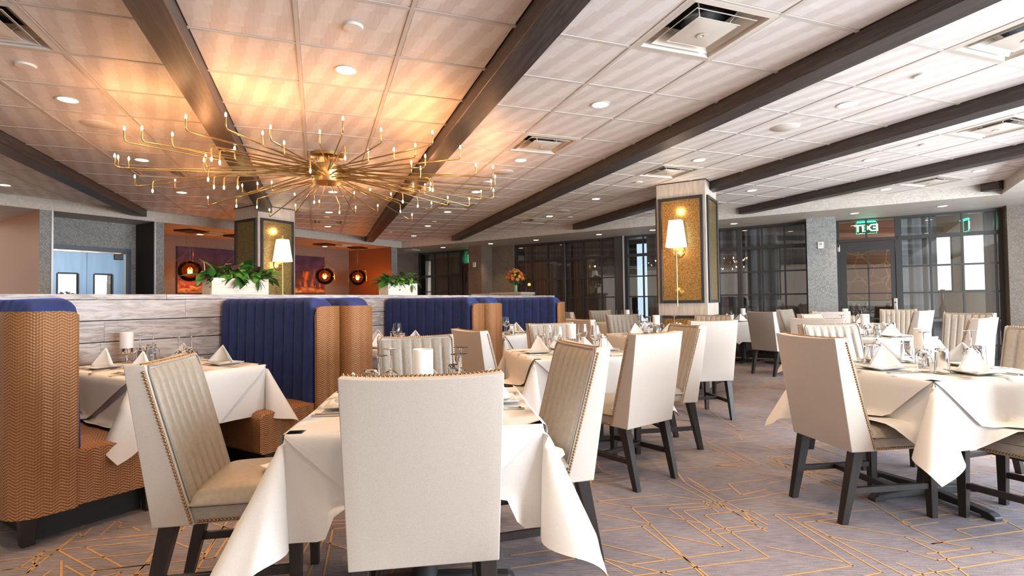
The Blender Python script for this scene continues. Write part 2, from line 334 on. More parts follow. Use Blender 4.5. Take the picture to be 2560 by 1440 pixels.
# ---------------------------------------------------------------- floor
fl = MB(); fl.add([ab(-7, -16), ab(20, -16), ab(20, 7), ab(-7, 7)], [(0, 1, 2, 3)])
floor = struct('floor', fl, M_CARPET, 'purple grey streaked carpet with thin gold zigzag lines', 'floor', fix=False)
LINES = [[(0.49,3.2),(0.91,3.29),(1.11,3.19),(1.14,3.01)],[(0.67,3.1),(1.25,3.17),(1.53,3.25)],[(1.0,2.6),(0.88,3.08),(1.22,3.11)],[(1.21,3.1),(0.95,3.04),(1.07,2.56),(0.53,2.44)],[(0.49,3.2),(0.67,3.1),(0.72,2.87),(0.81,2.33)],[(0.48,3.01),(0.72,2.87)],[(0.69,3.04),(0.98,2.88)],[(1.17,2.49),(1.05,2.98),(1.33,3.04),(1.36,2.9)],[(0.45,2.79),(0.67,2.84),(0.81,2.4),(0.83,2.33)],[(0.67,2.84),(0.72,2.87)],[(0.35,2.69),(0.69,2.48)],[(0.76,2.74),(1.0,2.6)],[(0.97,2.78),(1.27,2.84),(1.28,3.03)],[(1.03,2.74),(1.31,2.8)],[(0.51,2.34),(0.66,2.37),(0.81,2.41),(1.16,2.48)],[(0.41,2.5),(0.68,2.34)],[(1.01,3.54),(1.28,2.87)],[(1.11,3.49),(1.29,2.76)],[(1.16,3.46),(1.33,2.84)],[(0.21,2.78),(0.25,2.61),(-0.02,2.54)],[(-0.02,2.42),(0.28,2.5),(0.21,2.55)],[(0.35,2.55),(0.51,2.36)],[(0.38,2.46),(0.4,2.34)],[(1.49,3.16),(1.79,2.99),(1.51,2.92)],[(1.78,2.98),(1.43,2.97),(1.5,2.4),(1.15,2.32)],[(1.49,2.94),(1.59,2.34),(1.49,2.31)],[(1.74,2.91),(1.53,2.86),(1.67,2.31)],[(1.21,2.59),(1.48,2.44)],[(1.56,2.7),(1.84,2.53),(1.91,2.44),(2.22,2.51),(2.32,2.46)],[(1.61,2.88),(1.94,2.68),(1.97,2.51),(1.93,2.3)],[(2.05,2.8),(2.07,2.61),(2.01,2.6),(1.97,2.65)],[(2.01,2.6),(2.58,2.73)],[(1.91,2.5),(2.16,2.55),(2.08,2.61)],[(1.7,2.31),(2.31,2.45)],[(2.09,3.31),(2.05,2.8),(2.23,2.84)],[(2.27,2.67),(2.25,2.75),(2.59,2.83),(2.57,2.87)],[(1.84,3.44),(1.99,3.48),(2.04,3.23)],[(1.54,3.27),(1.82,3.35),(1.82,3.55),(1.63,3.46)],[(1.87,3.0),(2.05,3.03)],[(-2.21,2.44),(-2.32,2.86),(-2.26,2.81),(-2.3,2.92)],[(-2.21,2.44),(-2.32,2.65),(-1.88,2.75)],[(-2.26,2.66),(-1.91,2.45),(-1.89,2.4)],[(-1.91,2.45),(-1.7,2.5)],[(-2.08,2.56),(-1.79,2.62)],[(-2.25,2.75),(-1.93,2.83)],[(-2.35,2.46),(-2.29,2.49),(-2.32,2.64)],[(-2.18,2.83),(-2.23,3.01),(-2.17,2.97),(-2.15,2.91),(-2.09,2.93),(-2.0,2.87)],[(-1.43,2.39),(-1.58,2.91),(-1.39,2.8),(-1.34,2.39)],[(-1.56,2.6),(-1.48,2.56)],[(-1.28,2.39),(-1.35,2.64)]]
ln = MB()
def strip(pts, w=.0045, z=.0012):
    for p, q in zip(pts, pts[1:]):
        p, q = Vector(p), Vector(q); d = q-p
        if d.length < 1e-3: continue
        d.normalize(); n = Vector((-d.y, d.x))*w; e = d*w*.7
        a, b, c, dd = p-n-e, q-n+e, q+n+e, p+n-e
        ln.add([(a.x, a.y, z), (b.x, b.y, z), (c.x, c.y, z), (dd.x, dd.y, z)], [(0, 1, 2, 3)])
for L in LINES: strip(L)
# the same motif carried on over the rest of the carpet, turned and shifted
core = [L for L in LINES if L[0][0] > -.1]
k = 0
for gy in range(-1, 9):
    for gx in range(-3, 4):
        cx_, cy_ = 1.25+gx*2.15+(gy % 2)*.7, 2.85+gy*1.12
        if gy == 0 and -1 < gx < 1: continue
        if gy == 0 and gx < 0: cx_ -= .35
        if (cx_*B_.x + cy_*B_.y) < -10.5 or (cx_*A_.x+cy_*A_.y) > 12.5: continue
        for L in core:
            strip([((cx_ + (x-1.25)*(1 if k % 2 else -1)), cy_ + (y-2.85)*(1 if k % 2 else -1)) for x, y in L], w=.0045)
        k += 1
tag(ln.build('gold_carpet_line', M_GOLDLINE, floor, fix=False), 'thin gold zigzag yarn lines woven into the carpet', kind='stuff')

# ---------------------------------------------------------------- tiled ceiling, beams, soffits
cb = MB(); cb.add([ab(-7, -10.2, CE+.26), ab(10.45, -10.2, CE+.26), ab(10.45, 2.0, CE+.26), ab(-7, 2.0, CE+.26)], [(0, 1, 2, 3)]); cb.box(-.01, .01, -.01, .01, CE+.28, CE+.29)
ceiling = struct('ceiling', cb, M_SOFFC, 'suspended ceiling of wood print tiles between dark beams', 'ceiling', fix=False)
def inframe(p, mx=150, my=150):
    d = p - Vector((0, 0, HC)); z = d.dot(fwd)
    if z < .3: return None
    x, y = 1280+FPX*d.dot(rgt)/z, 720-FPX*d.dot(upv)/z
    return (z, x, y) if -mx < x < 2560+mx and -my < y < 1440+my else None
# cells that hold an air diffuser (row index along the beams, bay)
DIFF = [(2.590, .192), (5.030, .192+2), (1.98, 4.192), (5.64, 4.192), (3.20, 6.192), (5.03, 8.192), (3.81, -1.808), (7.47, -1.808), (11.13, .192), (8.69, 2.192), (9.91, 4.192), (7.47, 6.192)]
DIFF[0] = (2.59, 2.192)
def is_diff(u, v): return any(abs(u-a) < .2 and abs(v-b) < .2 for a, b in DIFF)
tm = MB(); tm.box(-.2925, .2925, -.2925, .2925, 0, .012)
tile_mesh = tm.mesh('ceiling_tile', M_TILE, bevel=.006, bseg=1)
tile_mesh.materials[0] = M_TILE
cells = []
for n in range(-5, 8):
    for c in (-.5035, .192, .799):
        v = c + 2*n if c == .192 else (-.4105+2*n if c < 0 else .80+2*n)
        for k in range(-9, 23):
            u = 3.505+.305+.61*k; p = uv(u, v, CE)
            pa, pb = p.dot(A_), p.dot(B_)
            if pa > 10.6 or pb < -10.35 or pb > 2.1 or is_diff(u, v): continue
            f = inframe(p, 250, 250); cells.append((f[0] if f else 1e6+p.length, u, v))
cells.sort()
for i, (z, u, v) in enumerate(cells[:300]):
    obj('ceiling_tile', tile_mesh, ceiling, uv(u, v, CE), ANG_V)
rest = MB()
for z, u, v in cells[300:]:
    if z > 1e6 and uv(u, v).length > 9: continue
    rest.box(-.2925, .2925, -.2925, .2925, 0, .012, Matrix.Translation(uv(u, v, CE)) @ Matrix.Rotation(ANG_V, 4, 'Z'))
tag(rest.build('far_ceiling_tile', M_TILE, ceiling), 'remaining wood print ceiling tiles', kind='stuff')
def uvbox(mb, u0, u1, v0, v1, z0, z1):
    vs = [uv(u, v, z) for z in (z0, z1) for u, v in ((u0, v0), (u0, v1), (u1, v1), (u1, v0))]
    mb.add(vs, [(0, 3, 2, 1), (4, 5, 6, 7), (0, 1, 5, 4), (1, 2, 6, 5), (2, 3, 7, 6), (3, 0, 4, 7)]); return mb
def urange(v):   # where a line of constant v stays inside the tiled area: a<10.3, b>-10.05
    hi = 30
    ka, kb = U_.dot(A_), U_.dot(B_); va, vb = (V_*v).dot(A_), (V_*v).dot(B_)
    hi = min(hi, (10.3-va)/ka, (-10.05-vb)/kb); lo = -8
    lo = max(lo, (1.85-vb)/kb) if kb < 0 else lo
    return lo, hi
for n in range(-5, 8):
    for v in (-.110+2*n, .495+2*n):
        lo, hi = urange(v)
        if hi-lo < .3: continue
        uvbox(MB(), lo, hi, v-.012, v+.012, CE-.004, CE+.02).build('main_grid_bar', M_TBAR, ceiling)
cr = MB()
for k in range(-9, 23):
    u = 3.505+.61*k
    for n in range(-5, 8):
        p = uv(u, .2+2*n)
        if p.dot(A_) > 10.7 or p.dot(B_) < -10.5 or p.dot(B_) > 2.3: continue
        uvbox(cr, u-.012, u+.012, -.705+2*n, 1.10+2*n, CE-.003, CE+.018)
tag(cr.build('cross_grid_bar', M_TBAR, ceiling), 'white cross bars between the ceiling tiles', kind='stuff')
for i, n in enumerate(range(-3, 6)):
    c = 1.1975+2*n; lo, hi = urange(c)
    if hi-lo < .2: continue
    L = hi-lo; bm_ = MB(); bm_.box(-.0975, .0975, -L/2, L/2, CE-.113, CE+.02)
    o = bm_.build('ceiling_beam', M_BEAM, None, uv((lo+hi)/2, c), ANG_V, bevel=.004, bseg=1)
    tag(o, ['dark ceiling beam, %s of the parallel beams from the kitchen door side' % w for w in ('first', 'second', 'third', 'fourth', 'fifth', 'sixth', 'seventh', 'eighth', 'ninth')][i], 'beam', kind='structure')
# soffits round the tiled field: lower ceilings at SO with fascia up to the tiles
sl = AB(-7, 10.3, -12.6, -10.05, SO, CE+.05); struct('soffit', sl, M_SOFF, 'pale wood soffit above the kitchen doors and pendant alcove', 'soffit')
s2 = AB(10.3, 12.4, -13, 2.6, SO, CE+.05); struct('soffit', s2, M_SOFF, 'pale wood soffit in front of the black window wall', 'soffit')
s3 = AB(-7, 10.3, 1.85, 3.4, SO, CE+.05); struct('soffit', s3, M_SOFF, 'pale wood soffit on the daylight side of the room', 'soffit')

# ---------------------------------------------------------------- left side: kitchen doors, alcove with pendants
def wallbox(name, x0, x1, y0, y1, z0, z1, mat, label): return struct(name, AB(x0, x1, y0, y1, z0, z1), mat, label)
wallbox('wall_corridor', 2.84, 3.0, -13.5, -10.07, 0, SO, M_BRONZE, 'bronze woven wall at the left edge running back beside the kitchen doors')
point_light('corridor_light', ab(1.6, -11.6, 2.3), 9, (1, .55, .25), .08)
wallbox('wall_left', 2.84, 3.0, -10.07, -10.05, 0, SO, M_WP, 'narrow damask pier left of the kitchen doors')
wallbox('wall_left', 3.0, 4.38, -10.9, -10.72, 0, SO, M_WP, 'grey damask wall over the kitchen doors')
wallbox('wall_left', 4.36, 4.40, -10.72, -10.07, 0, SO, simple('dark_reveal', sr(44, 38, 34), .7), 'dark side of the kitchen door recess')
wallbox('wall_left', 4.38, 4.52, -11.7, -10.05, 0, SO, M_WP, 'narrow damask pier right of the kitchen doors')
wallbox('wall_alcove', 4.45, 10.05, -11.9, -11.7, 0, SO, M_WEAVE, 'woven grey wall at the back of the pendant alcove')
wallbox('wall_alcove', 9.95, 10.1, -11.7, -10.07, 0, SO, M_BRONZE, 'bronze woven end wall of the pendant alcove')
wallbox('wall_left', 9.94, 10.12, -10.07, -10.05, 0, SO, M_WP, 'narrow damask pier at the right end of the pendant alcove')
for i, a in enumerate((2.985, 4.375, 10.11)):
    struct('trim_%d' % (i+1), AB(a-.012, a+.012, -10.06, -10.035, 0, SO), M_TRIMGREY, ['grey metal corner trim beside the left kitchen door', 'grey metal corner trim on the pier right of the kitchen doors', 'grey metal corner trim at the right end of the alcove'][i], 'trim')
d1 = thing('door_1', 'pair of blue steel kitchen swing doors with small windows', 'door', ab(3.65, -10.72), ANG_A, kind='structure')
# local frame of the door: +x along a, -y out of the wall towards the room is +b => local y is -b
def dl(x0, x1, z0, z1, t0, t1): return MB().box(x0, x1, -t1, -t0, z0, z1)
dl(-.62, .62, 2.13, 2.2, 0, .05).build('head_frame', M_DOORFRAME, d1, bevel=.004); dl(.55, .62, 0, 2.13, 0, .05).build('side_frame', M_DOORFRAME, d1, bevel=.004); dl(-.66, -.6, 0, 2.13, 0, .05).build('side_frame', M_DOORFRAME, d1, bevel=.004)
dl(-.6, .55, 2.105, 2.13, .0, .03).build('head_rail', M_CHROME, d1); dl(.515, .55, 0, 2.105, 0, .03).build('jamb_guard', M_TRIMGREY, d1)
for x0, x1, w0, w1 in ((-.60, -.025, -.41, -.14), (-.02, .51, .08, .34)):
    lf = MB(); zb, zt = 1.25, 1.745
    for bx in ((x0, w0, 0, 2.1), (w1, x1, 0, 2.1), (w0, w1, 0, zb), (w0, w1, zt, 2.1)): lf.box(bx[0], bx[1], -.045, 0, bx[2], bx[3])
    leaf = lf.build('door_leaf', M_STEELDOOR, d1)
    g = MB(); 
    for bx in ((w0-.015, w0+.01, zb, zt), (w1-.01, w1+.015, zb, zt), (w0, w1, zb-.015, zb+.01), (w0, w1, zt-.01, zt+.015)): g.box(bx[0], bx[1], -.052, -.03, bx[2], bx[3])
    g.build('window_gasket', M_BLACK, leaf, bevel=.006); MB().box(w0, w1, -.026, -.02, zb, zt).build('window_pane', M_PANE, leaf)
dl(.36, .49, 2.0, 2.1, .045, .075).build('door_closer', M_BLACK, d1, bevel=.008); dl(-.64, -.57, 2.0, 2.1, .045, .07).build('door_closer', M_BLACK, d1, bevel=.008)
# kitchen behind the doors: pale wall glows itself, its light put into the material
struct('wall_kitchen', AB(2.5, 5.0, -13.6, -13.5, 0, 2.9), emit('kitchen_wall_glow', (1.0, .93, .84), .75, sr(235, 230, 220)), 'glowing kitchen wall seen through the small door windows')
kd = AB(3.05, 3.25, -12.8, -12.6, 0, 1.9); tag(kd.build('kitchen_cabinet', M_TRIMGREY), 'grey upright cabinet behind the left kitchen door window', 'cabinet')
kd = AB(4.0, 4.3, -12.9, -12.7, 0, 1.95); tag(kd.build('kitchen_cabinet', M_COLW), 'tan upright cabinet behind the right kitchen door window', 'cabinet')
# artworks: canvas boxes with an abstract sunset
def art_mat(name, seed):
    t = NT(name); v = t.coords('UV'); s = t.sep(v); n = t.noise(t.coords('UV', (2.2, 4, 1)), 1.4, 6, .6, 1.2); t_ = n.node.inputs
    n2 = t.noise(t.coords('UV', (1.1, 1.6, 1)), 2.0+seed, 4, .6, .6)
    f = t.math('ADD', t.math('MULTIPLY', s[1], .62), t.math('MULTIPLY_ADD', n, .9, -.75))
    c = t.ramp(f, [(.0, sr(70, 44, 70)), (.18, sr(206, 86, 62)), (.32, sr(150, 70, 70)), (.46, sr(226, 150, 70)), (.58, sr(234, 190, 96)), (.7, sr(206, 70, 58)), (.86, sr(72, 44, 80))])
    dk = t.ramp(n2, [(.42, sr(60, 40, 66)), (.6, (1, 1, 1))]); t.col(t.mix(.55, c, dk, 'MULTIPLY')); t.set(Roughness=.5); return t.m
def art(a0, a1, z0, z1, label, seed, arches):
    r = thing('framed_canvas', label, 'painting', ab((a0+a1)/2, -11.7), ANG_A); w = (a1-a0)/2
    MB().box(-w, w, -.04, 0, z0, z1).build('canvas', art_mat('painted_canvas_%d' % seed, seed), r, bevel=.003, boxuv=True)
    MB().box(-w-.012, w+.012, -.03, .0, z0-.012, z1+.012).build('canvas_edge', M_BLACK, r)
    am = simple('painted_arch_%d' % seed, sr(64, 52, 70), .6)
    for x, rr, zb, h in arches:
        pl = [(x-rr, zb)] + [(x-rr*cos(pi*i/8), zb+h+rr*1.2*sin(pi*i/8)) for i in range(9)] + [(x+rr, zb)]
        m = MB(); n = len(pl); m.add([(px_, -.0415, pz) for px_, pz in pl], [tuple(range(n))]); m.build('painted_arch', am, r)
    return r
art(5.5, 7.3, 1.46, 2.41, 'wide sunset coloured abstract of a bridge with arches, behind the pendant lamp', 1, [(-.34, .07, 1.8, .22), (-.02, .1, 1.78, .26), (.4, .17, 1.7, .3)])
art(7.75, 9.12, 1.48, 2.40, 'dark purple and orange abstract canvas right of the lit column', 2, [])
m = MB(); m.box(-.6, .3, -.02, .0, 1.62, 2.02); o = m.build('painted_block', noisy('dark_ember_paint', sr(52, 34, 54), sr(240, 120, 40), 2.2, .5, stretch=(3, 1, 1), lo=.5, hi=.75), None, ab(8.75, -11.66), ANG_A); o.parent = None
tag(o, 'small dark canvas with an orange flame stripe overlapping the purple one', 'painting'); o.name = 'small_canvas'

# ---------------------------------------------------------------- window wall
wallbox('wall_host', 11.55, 11.75, -12.5, -10.78, 0, SO, M_WP2, 'dark wall at the left end of the window wall')
wallbox('wall_host', 11.07, 11.75, -8.42, -8.0, 0, SO, M_WP2, 'brown patterned pillar with a small white thermostat behind the flower vase')
wallbox('wall_host', 11.55, 11.75, -8.0, -7.33, 0, SO, M_WP2, 'dark patterned wall right of the flower vase')
wallbox('wall_pillar', 11.2, 12.1, -.69, -.235, 0, SO, M_WP, 'pale damask pillar left of the glass exit door')
wallbox('wall_right', 11.6, 12.1, 2.14, 3.1, 0, SO, M_WP2, 'brown damask wall at the right edge beside the windows')
wallbox('wall_pillar', 11.5, 11.8, -4.56, -4.34, 0, SO, M_BLACK, 'dark post between the two curtained windows')
struct('trim_4', AB(11.48, 11.5, -4.36, -4.33, 0, SO), M_TRIMGREY, 'thin pale corner trim on the dark post between curtained windows', 'trim')
def window(name, a, b0, b1, thick, thin, label, rows=(2.2, 1.72, 1.26, .8, .34), top=2.60):
    w = thing(name, label, 'window', ab(a, (b0+b1)/2), ANG_B, kind='structure'); m = (b0+b1)/2; h = (b1-b0)/2
    fr = MB(); fr.box(-h, h, -.05, .06, top, SO); fr.box(-h, -h+.05, -.05, .06, 0, top); fr.box(h-.05, h, -.05, .06, 0, top); fr.box(-h, h, -.05, .06, 0, .1)
    fr.build('window_frame', M_BLACK, w)
    for b in thick: MB().box(b-m-.045, b-m+.045, -.045, .06, .1, top).build('mullion', M_BLACK, w, bevel=.004, bseg=1)
    for b in thin: MB().box(b-m-.014, b-m+.014, -.02, .03, .1, top).build('muntin', M_BLACK, w)
    for i, z in enumerate(rows): 
        hh = .032 if i == 0 else .014
        MB().box(-h+.05, h-.05, -.022 if i else -.04, .03, z-hh, z+hh).build('muntin', M_BLACK, w)
    xs = [-h+.05] + sorted([b-m for b in list(thick)+list(thin)]) + [h-.05]; zs = [.1] + sorted(rows) + [top]
    for x0, x1 in zip(xs, xs[1:]):
        for z0, z1 in zip(zs, zs[1:]):
            if z1 < .75: continue
            MB().box(x0, x1, .0, .006, z0, z1).build('pane', M_PANE, w)
    MB().box(xs[0], xs[-1], 0, .006, .1, .8).build('lower_pane', M_PANE, w)
    return w
window('window_1', 11.65, -7.33, -4.56, [-5.925], [-6.84, -6.375, -5.42, -4.945], 'black framed interior window with grey curtain behind, left of the dark post')
window('window_2', 11.65, -4.34, -.69, [-3.13, -1.92], [-3.94, -3.53, -2.73, -2.33, -1.5, -1.1], 'black framed interior window behind the lit column with curtain behind')
window('window_3', 11.94, .72, 2.14, [], [1.18, 1.62, 2.05], 'black framed interior window right of the exit door', rows=(2.25, 1.73, 1.25, .8, .34))
window('window_4', 11.8, -10.78, -9.2, [], [-10.2, -9.7], 'dark curtained interior window behind the far planter', rows=(1.95, 1.5, .9))
def glass_door(name, a, b0, b1, label, mid, z_top):
    d = thing(name, label, 'door', ab(a, (b0+b1)/2), ANG_B, kind='structure'); h = (b1-b0)/2; zt = z_top
    fr = MB(); fr.box(-h, h, -.05, .06, 2.62, SO); fr.box(-h, -h+.045, -.05, .06, 0, 2.62); fr.box(h-.045, h, -.05, .06, 0, 2.62); fr.box(-h, h, -.05, .06, zt+.0, zt+.06); fr.build('door_frame', M_BLACK, d)
    MB().box(-.014, .014, -.02, .03, zt+.06, 2.62).build('transom_muntin', M_BLACK, d)
    for x0, x1 in ((-h+.045, -.014), (.014, h-.045)): MB().box(x0, x1, 0, .006, zt+.06, 2.62).build('transom_pane', M_PANE, d)
    L = MB(); g0, g1 = -h+.15, h-.12
    L.box(-h+.05, g0, -.03, .03, .02, zt-.01); L.box(g1, h-.05, -.03, .03, .02, zt-.01); L.box(g0, g1, -.03, .03, zt-.17, zt-.01); L.box(g0, g1, -.03, .03, .02, .3)
    leaf = L.build('door_leaf', M_BLACK, d)
    c = (g0+g1)/2; MB().box(c-.012, c+.012, -.02, .02, .3, zt-.17).build('leaf_muntin', M_BLACK, leaf)
    zs = [.3, .78, 1.25, 1.72, zt-.17]
    for z in zs[1:-1]: MB().box(g0, g1, -.02, .02, z-.012, z+.012).build('leaf_muntin', M_BLACK, leaf)
    for z0, z1 in zip(zs, zs[1:]):
        for x0, x1 in ((g0, c), (c, g1)): MB().box(x0, x1, 0, .006, z0, z1).build('leaf_pane', M_PANE, leaf)
    return d, h
d2, h2 = glass_door('door_2', 11.94, -.235, .72, 'black framed glass exit door with transom beside the pale pillar', .25, 2.22)
MB().box(h2-.1, h2-.04, -.07, -.03, .9, 1.16).build('lock_plate', M_STEEL, d2, bevel=.012); MB().lathe([(.014, 0), (.014, .02)], 12, (0, 0, 0)).build('lock_cylinder', M_BLACK, d2, (h2-.07, -.07, 1.08), fix=True).rotation_euler = (pi/2, 0, 0)
MB().box(-h2+.01, -h2+.05, -.075, -.05, 2.05, 2.14).build('door_hinge', M_STEEL, d2, bevel=.006)
glass_door('door_3', 11.8, -9.2, -8.42, 'dark glass door beside the brown pillar at the host area', -8.8, 2.2)
# rooms seen through the glass
struct('wall_back', AB(15.6, 15.8, -13, 5.0, 0, 3.2), noisy('back_room_wall', sr(66, 62, 58), sr(78, 72, 68), 2, .7), 'dim far wall of the room behind the windows')
struct('ceiling_back', AB(12.4, 15.8, -13, 5.0, 3.0, 3.1), M_SOFFC, 'ceiling of the room behind the windows', 'ceiling')
t = NT('branch_panel'); vo = t.node('ShaderNodeTexVoronoi', feature='DISTANCE_TO_EDGE'); vo.inputs['Scale'].default_value = 3.2; vv = t.coords('UV'); t.link(vv, vo.inputs['Vector'])
f = t.math('LESS_THAN', vo.outputs[0], .02); t.col(t.mix(f, sr(164, 110, 76), sr(216, 158, 112))); t.set(Roughness=.5); M_BRANCH = t.m
struct('wall_branch', AB(13.9, 14.0, -1.6, 1.05, 1.12, 2.2), M_BRANCH, 'copper coloured wall panel with pale branch lines behind the exit door')
struct('trim_5', AB(13.5, 14.0, -1.6, 1.05, 1.0, 1.1), M_WHITE, 'white ledge below the copper branch panel behind the exit door', 'trim')
struct('trim_6', AB(13.9, 14.0, -1.9, 1.3, 2.24, 2.34), emit('cove_light', (1.0, .55, .22), 1.8), 'glowing orange cove strip above the branch panel', 'light')
struct('wall_branch', AB(14.0, 14.1, -2.0, 1.3, 2.34, 3.0), noisy('copper_bulkhead', sr(150, 96, 64), sr(170, 112, 76), 3, .5), 'copper bulkhead above the glowing cove strip')
wb = struct('wall_back', AB(14.4, 14.5, 1.1, 4.2, 0, 2.9), simple('beige_wall', sr(160, 150, 138), .6), 'beige wall with shaded windows seen through the right window')
for i, (b0, b1) in enumerate(((1.35, 1.75), (1.95, 2.45), (2.62, 3.4))):
    w = thing('window_%d' % (5+i), ['narrow shaded window glowing in the back room', 'middle shaded window glowing in the back room', 'wide shaded window glowing in the back room'][i], 'window', ab(14.38, (b0+b1)/2), ANG_B, kind='structure'); h = (b1-b0)/2
    MB().box(-h, h, -.01, .01, 1.3, 2.45).build('roller_shade', emit('daylit_shade', (.72, .80, .80), .75, sr(200, 205, 200)), w)
    f = MB(); f.box(-h-.03, h+.03, -.03, .0, 2.45, 2.48); f.box(-h-.03, h+.03, -.03, 0, 1.27, 1.3); f.box(-h-.03, -h, -.03, 0, 1.3, 2.45); f.box(h, h+.03, -.03, 0, 1.3, 2.45); f.build('shade_frame', M_BLACK, w)
# glowing strip put in as the daylight between curtains behind window 2
struct('trim_7', AB(12.6, 12.62, -4.42, -4.0, .3, 2.55), emit('daylight_slot', (.55, .75, .95), .7), 'pale blue glowing strip for the daylit gap beside the curtain behind the dark post', 'window')
def curtain(a, b0, b1, label, amp=.045, n=None):
    L = b1-b0; n = n or int(L/.17); ph = random.random()*6
    m = MB().grid(lambda s, t: ab(a + amp*sin(2*pi*n*s+ph+.5*sin(9*s)) + .01*sin(31*s), b0+L*s, .05+2.6*t), int(n*8), 2)
    tag(m.build('curtain', M_CURT, smooth=60, fix=False), label, 'curtain')
curtain(12.05, -7.3, -5.95, 'grey pleated curtain behind the left half of the left curtained window')
curtain(12.05, -5.88, -4.6, 'grey pleated curtain behind the right half of the left curtained window')
curtain(12.05, -3.98, -2.0, 'grey pleated curtain showing either side of the lit column')
curtain(12.15, -1.9, -.75, 'dark grey pleated curtain just left of the pale damask pillar')
curtain(12.25, .75, 1.3, 'grey pleated curtain right of the exit door')
curtain(12.25, 1.95, 2.3, 'dark curtain at the far right end of the right window')
curtain(12.1, -10.7, -9.25, 'nearly black curtain behind the far planter')

# ---------------------------------------------------------------- lit columns and their wall lamps
def frame_panel(parent, x0, x1, z0, z1, y, M, gold=M_GOLD):   # frame on a face: x across, y outwards
    f = MB(); w = .04
    for bx in ((x0, x0+w, z0, z1), (x1-w, x1, z0, z1), (x0+w, x1-w, z0, z0+w), (x0+w, x1-w, z1-w, z1)): f.box(bx[0], bx[1], y-.03, y+.002, bx[2], bx[3], M)
    f.build('panel_frame', M_PFRAME, parent, bevel=.003, bseg=1)
    p = MB().box(x0+w, x1-w, y-.012, y+.002, z0+w, z1-w, M).build('mesh_panel', gold, parent, boxuv=True)
def column(a0, b1, label, zlow):
    """square column: near faces at a=a0 (towards the room front) and b=b1"""
    s = .67; c = thing('column', label, 'column', ab(a0+s/2, b1-s/2), ANG_A, kind='structure'); h = s/2
    MB().box(-h, h, -h, h, 0, CE+.02).build('shaft', M_COLW, c, bevel=.004, bseg=1)
    m = MB(); m.box(-h-.006, h+.006, -h-.006, h+.006, CE-.012, CE); m.build('top_reveal', M_PLINTH, c)
    for k in range(4):
        M = Matrix.Rotation(k*pi/2, 4, 'Z')
        frame_panel(c, -h+.035, h-.035, zlow, 2.6, -h, M); frame_panel(c, -h+.035, h-.035, .15, .97, -h, M)
    return c
# local frame: x along a, -y towards +b (face b1), -x towards -a (face a0)
col1 = column(5.0, -8.03, 'wood clad square column with gold mesh panels behind the large planter', 1.16)
col2 = column(7.42, -1.635, 'wood clad square column with gold mesh panels in front of the window wall', 1.14)
def sconce(label, face_rot, c, off):
    """wall lamp: empty on the face, local -y outwards"""
    s = thing('wall_lamp', label, 'lamp', c, face_rot, 'lamps on the columns')
    for z, r in ((1.85, .085), (1.3, .062)):
        m = MB().lathe([(r, 0), (r, .006), (r*.94, .014), (r*.5, .018), (.012, .02), (.012, .03)], 28); o = m.build('backplate', M_BRASS2, s, (0, -.03+.014, z), smooth=40); o.rotation_euler = (pi/2, 0, 0)
    MB().tube([(0, -.14, 1.1), (0, -.14, 2.33)], .008, 10).build('rod', M_BRASS2, s, smooth=60)
    for z in (1.85, 1.3): MB().tube([(0, -.03, z), (0, -.14, z)], .008, 8).build('arm', M_BRASS2, s, smooth=60)
    m = MB(); m.box(-.02, .02, -.145, -.135, 2.3, 2.31); m.tube([(-.02, -.14, 2.26), (-.02, -.14, 2.33), (.02, -.14, 2.33), (.02, -.14, 2.26)], .004, 6); m.build('shade_loop', M_BRASS2, s)
    w0, w1, z0, z1 = .12, .078, 1.9, 2.265
    vs = []
    for w, z in ((w0, z0), (w1, z1)): vs += [(-w, -.14-w*.82, z), (w, -.14-w*.82, z), (w, -.14+w*.82, z), (-w, -.14+w*.82, z)]
    m = MB(); m.add(vs, [(0, 1, 5, 4), (1, 2, 6, 5), (2, 3, 7, 6), (3, 0, 4, 7)]); sh = m.build('shade', M_SHADE, s); sh.modifiers.new('thick', 'SOLIDIFY').thickness = .003
    MB().ball((0, -.14, 2.1), .03, 12, 8).build('bulb', emit('sconce_bulb', (1, .8, .55), 14), s, smooth=80)
    point_light('lamp_light', (0, -.14, 2.42), 1.6, (1, .72, .42), .03, s); point_light('lamp_light', (0, -.14, 1.84), 1.2, (1, .72, .42), .03, s)
    return s
# column 1: lamp on the b face; column 2: lamp on the a0 face
sconce('brass wall lamp with white tapered shade on the column behind the planter', ANG_A, ab(5.34, -8.03), 0)
sconce('brass wall lamp with white tapered shade on the column before the window wall', ANG_A - pi/2, ab(7.42, -2.0), 0)

# ---------------------------------------------------------------- plank partition behind the booths
B0 = -4.85
pw = thing('wall_partition', 'low plank clad partition with a pale cap behind the blue booths', 'wall', ab(0, 0), 0, kind='structure')
AB(-.6, 9.1, B0-.3, B0-.02, 0, 1.25).build('core', M_PLINTH, pw)
pl_z = [(1.095, 1.252), (.93, 1.09), (.765, .925), (.6, .76), (.435, .595), (.27, .43), (.105, .265)]
for r, (z0, z1) in enumerate(pl_z):
    x = -.6 - random.random()*.9 if r else -.9; first = True
    cuts = []
    while x < 9.1:
        n = x + random.choice((1.0, 1.25, 1.55, 1.8)); cuts.append((max(x, -.6), min(n, 9.1))); x = n
    if r == 1: cuts = [(-.6, .45), (.45, 1.76), (1.76, 3.3), (3.3, 4.6), (4.6, 6.1), (6.1, 7.5), (7.5, 9.1)]
    for a0, a1 in cuts:
        if a1-a0 < .05: continue
        L = a1-a0; m = MB().box(-L/2+.0008, L/2-.0008, -.02, -random.random()*.0015, -(z1-z0)/2+.0015, (z1-z0)/2-.0015)
        # local -y is +b (towards the room)
        m2 = MB().box(-L/2+.0008, L/2-.0008, -.002-random.random()*.0015, .02, -(z1-z0)/2+.0015, (z1-z0)/2-.0015)
        m2.build('plank', M_PLANK, pw, ab((a0+a1)/2, B0, (z0+z1)/2), ANG_A)
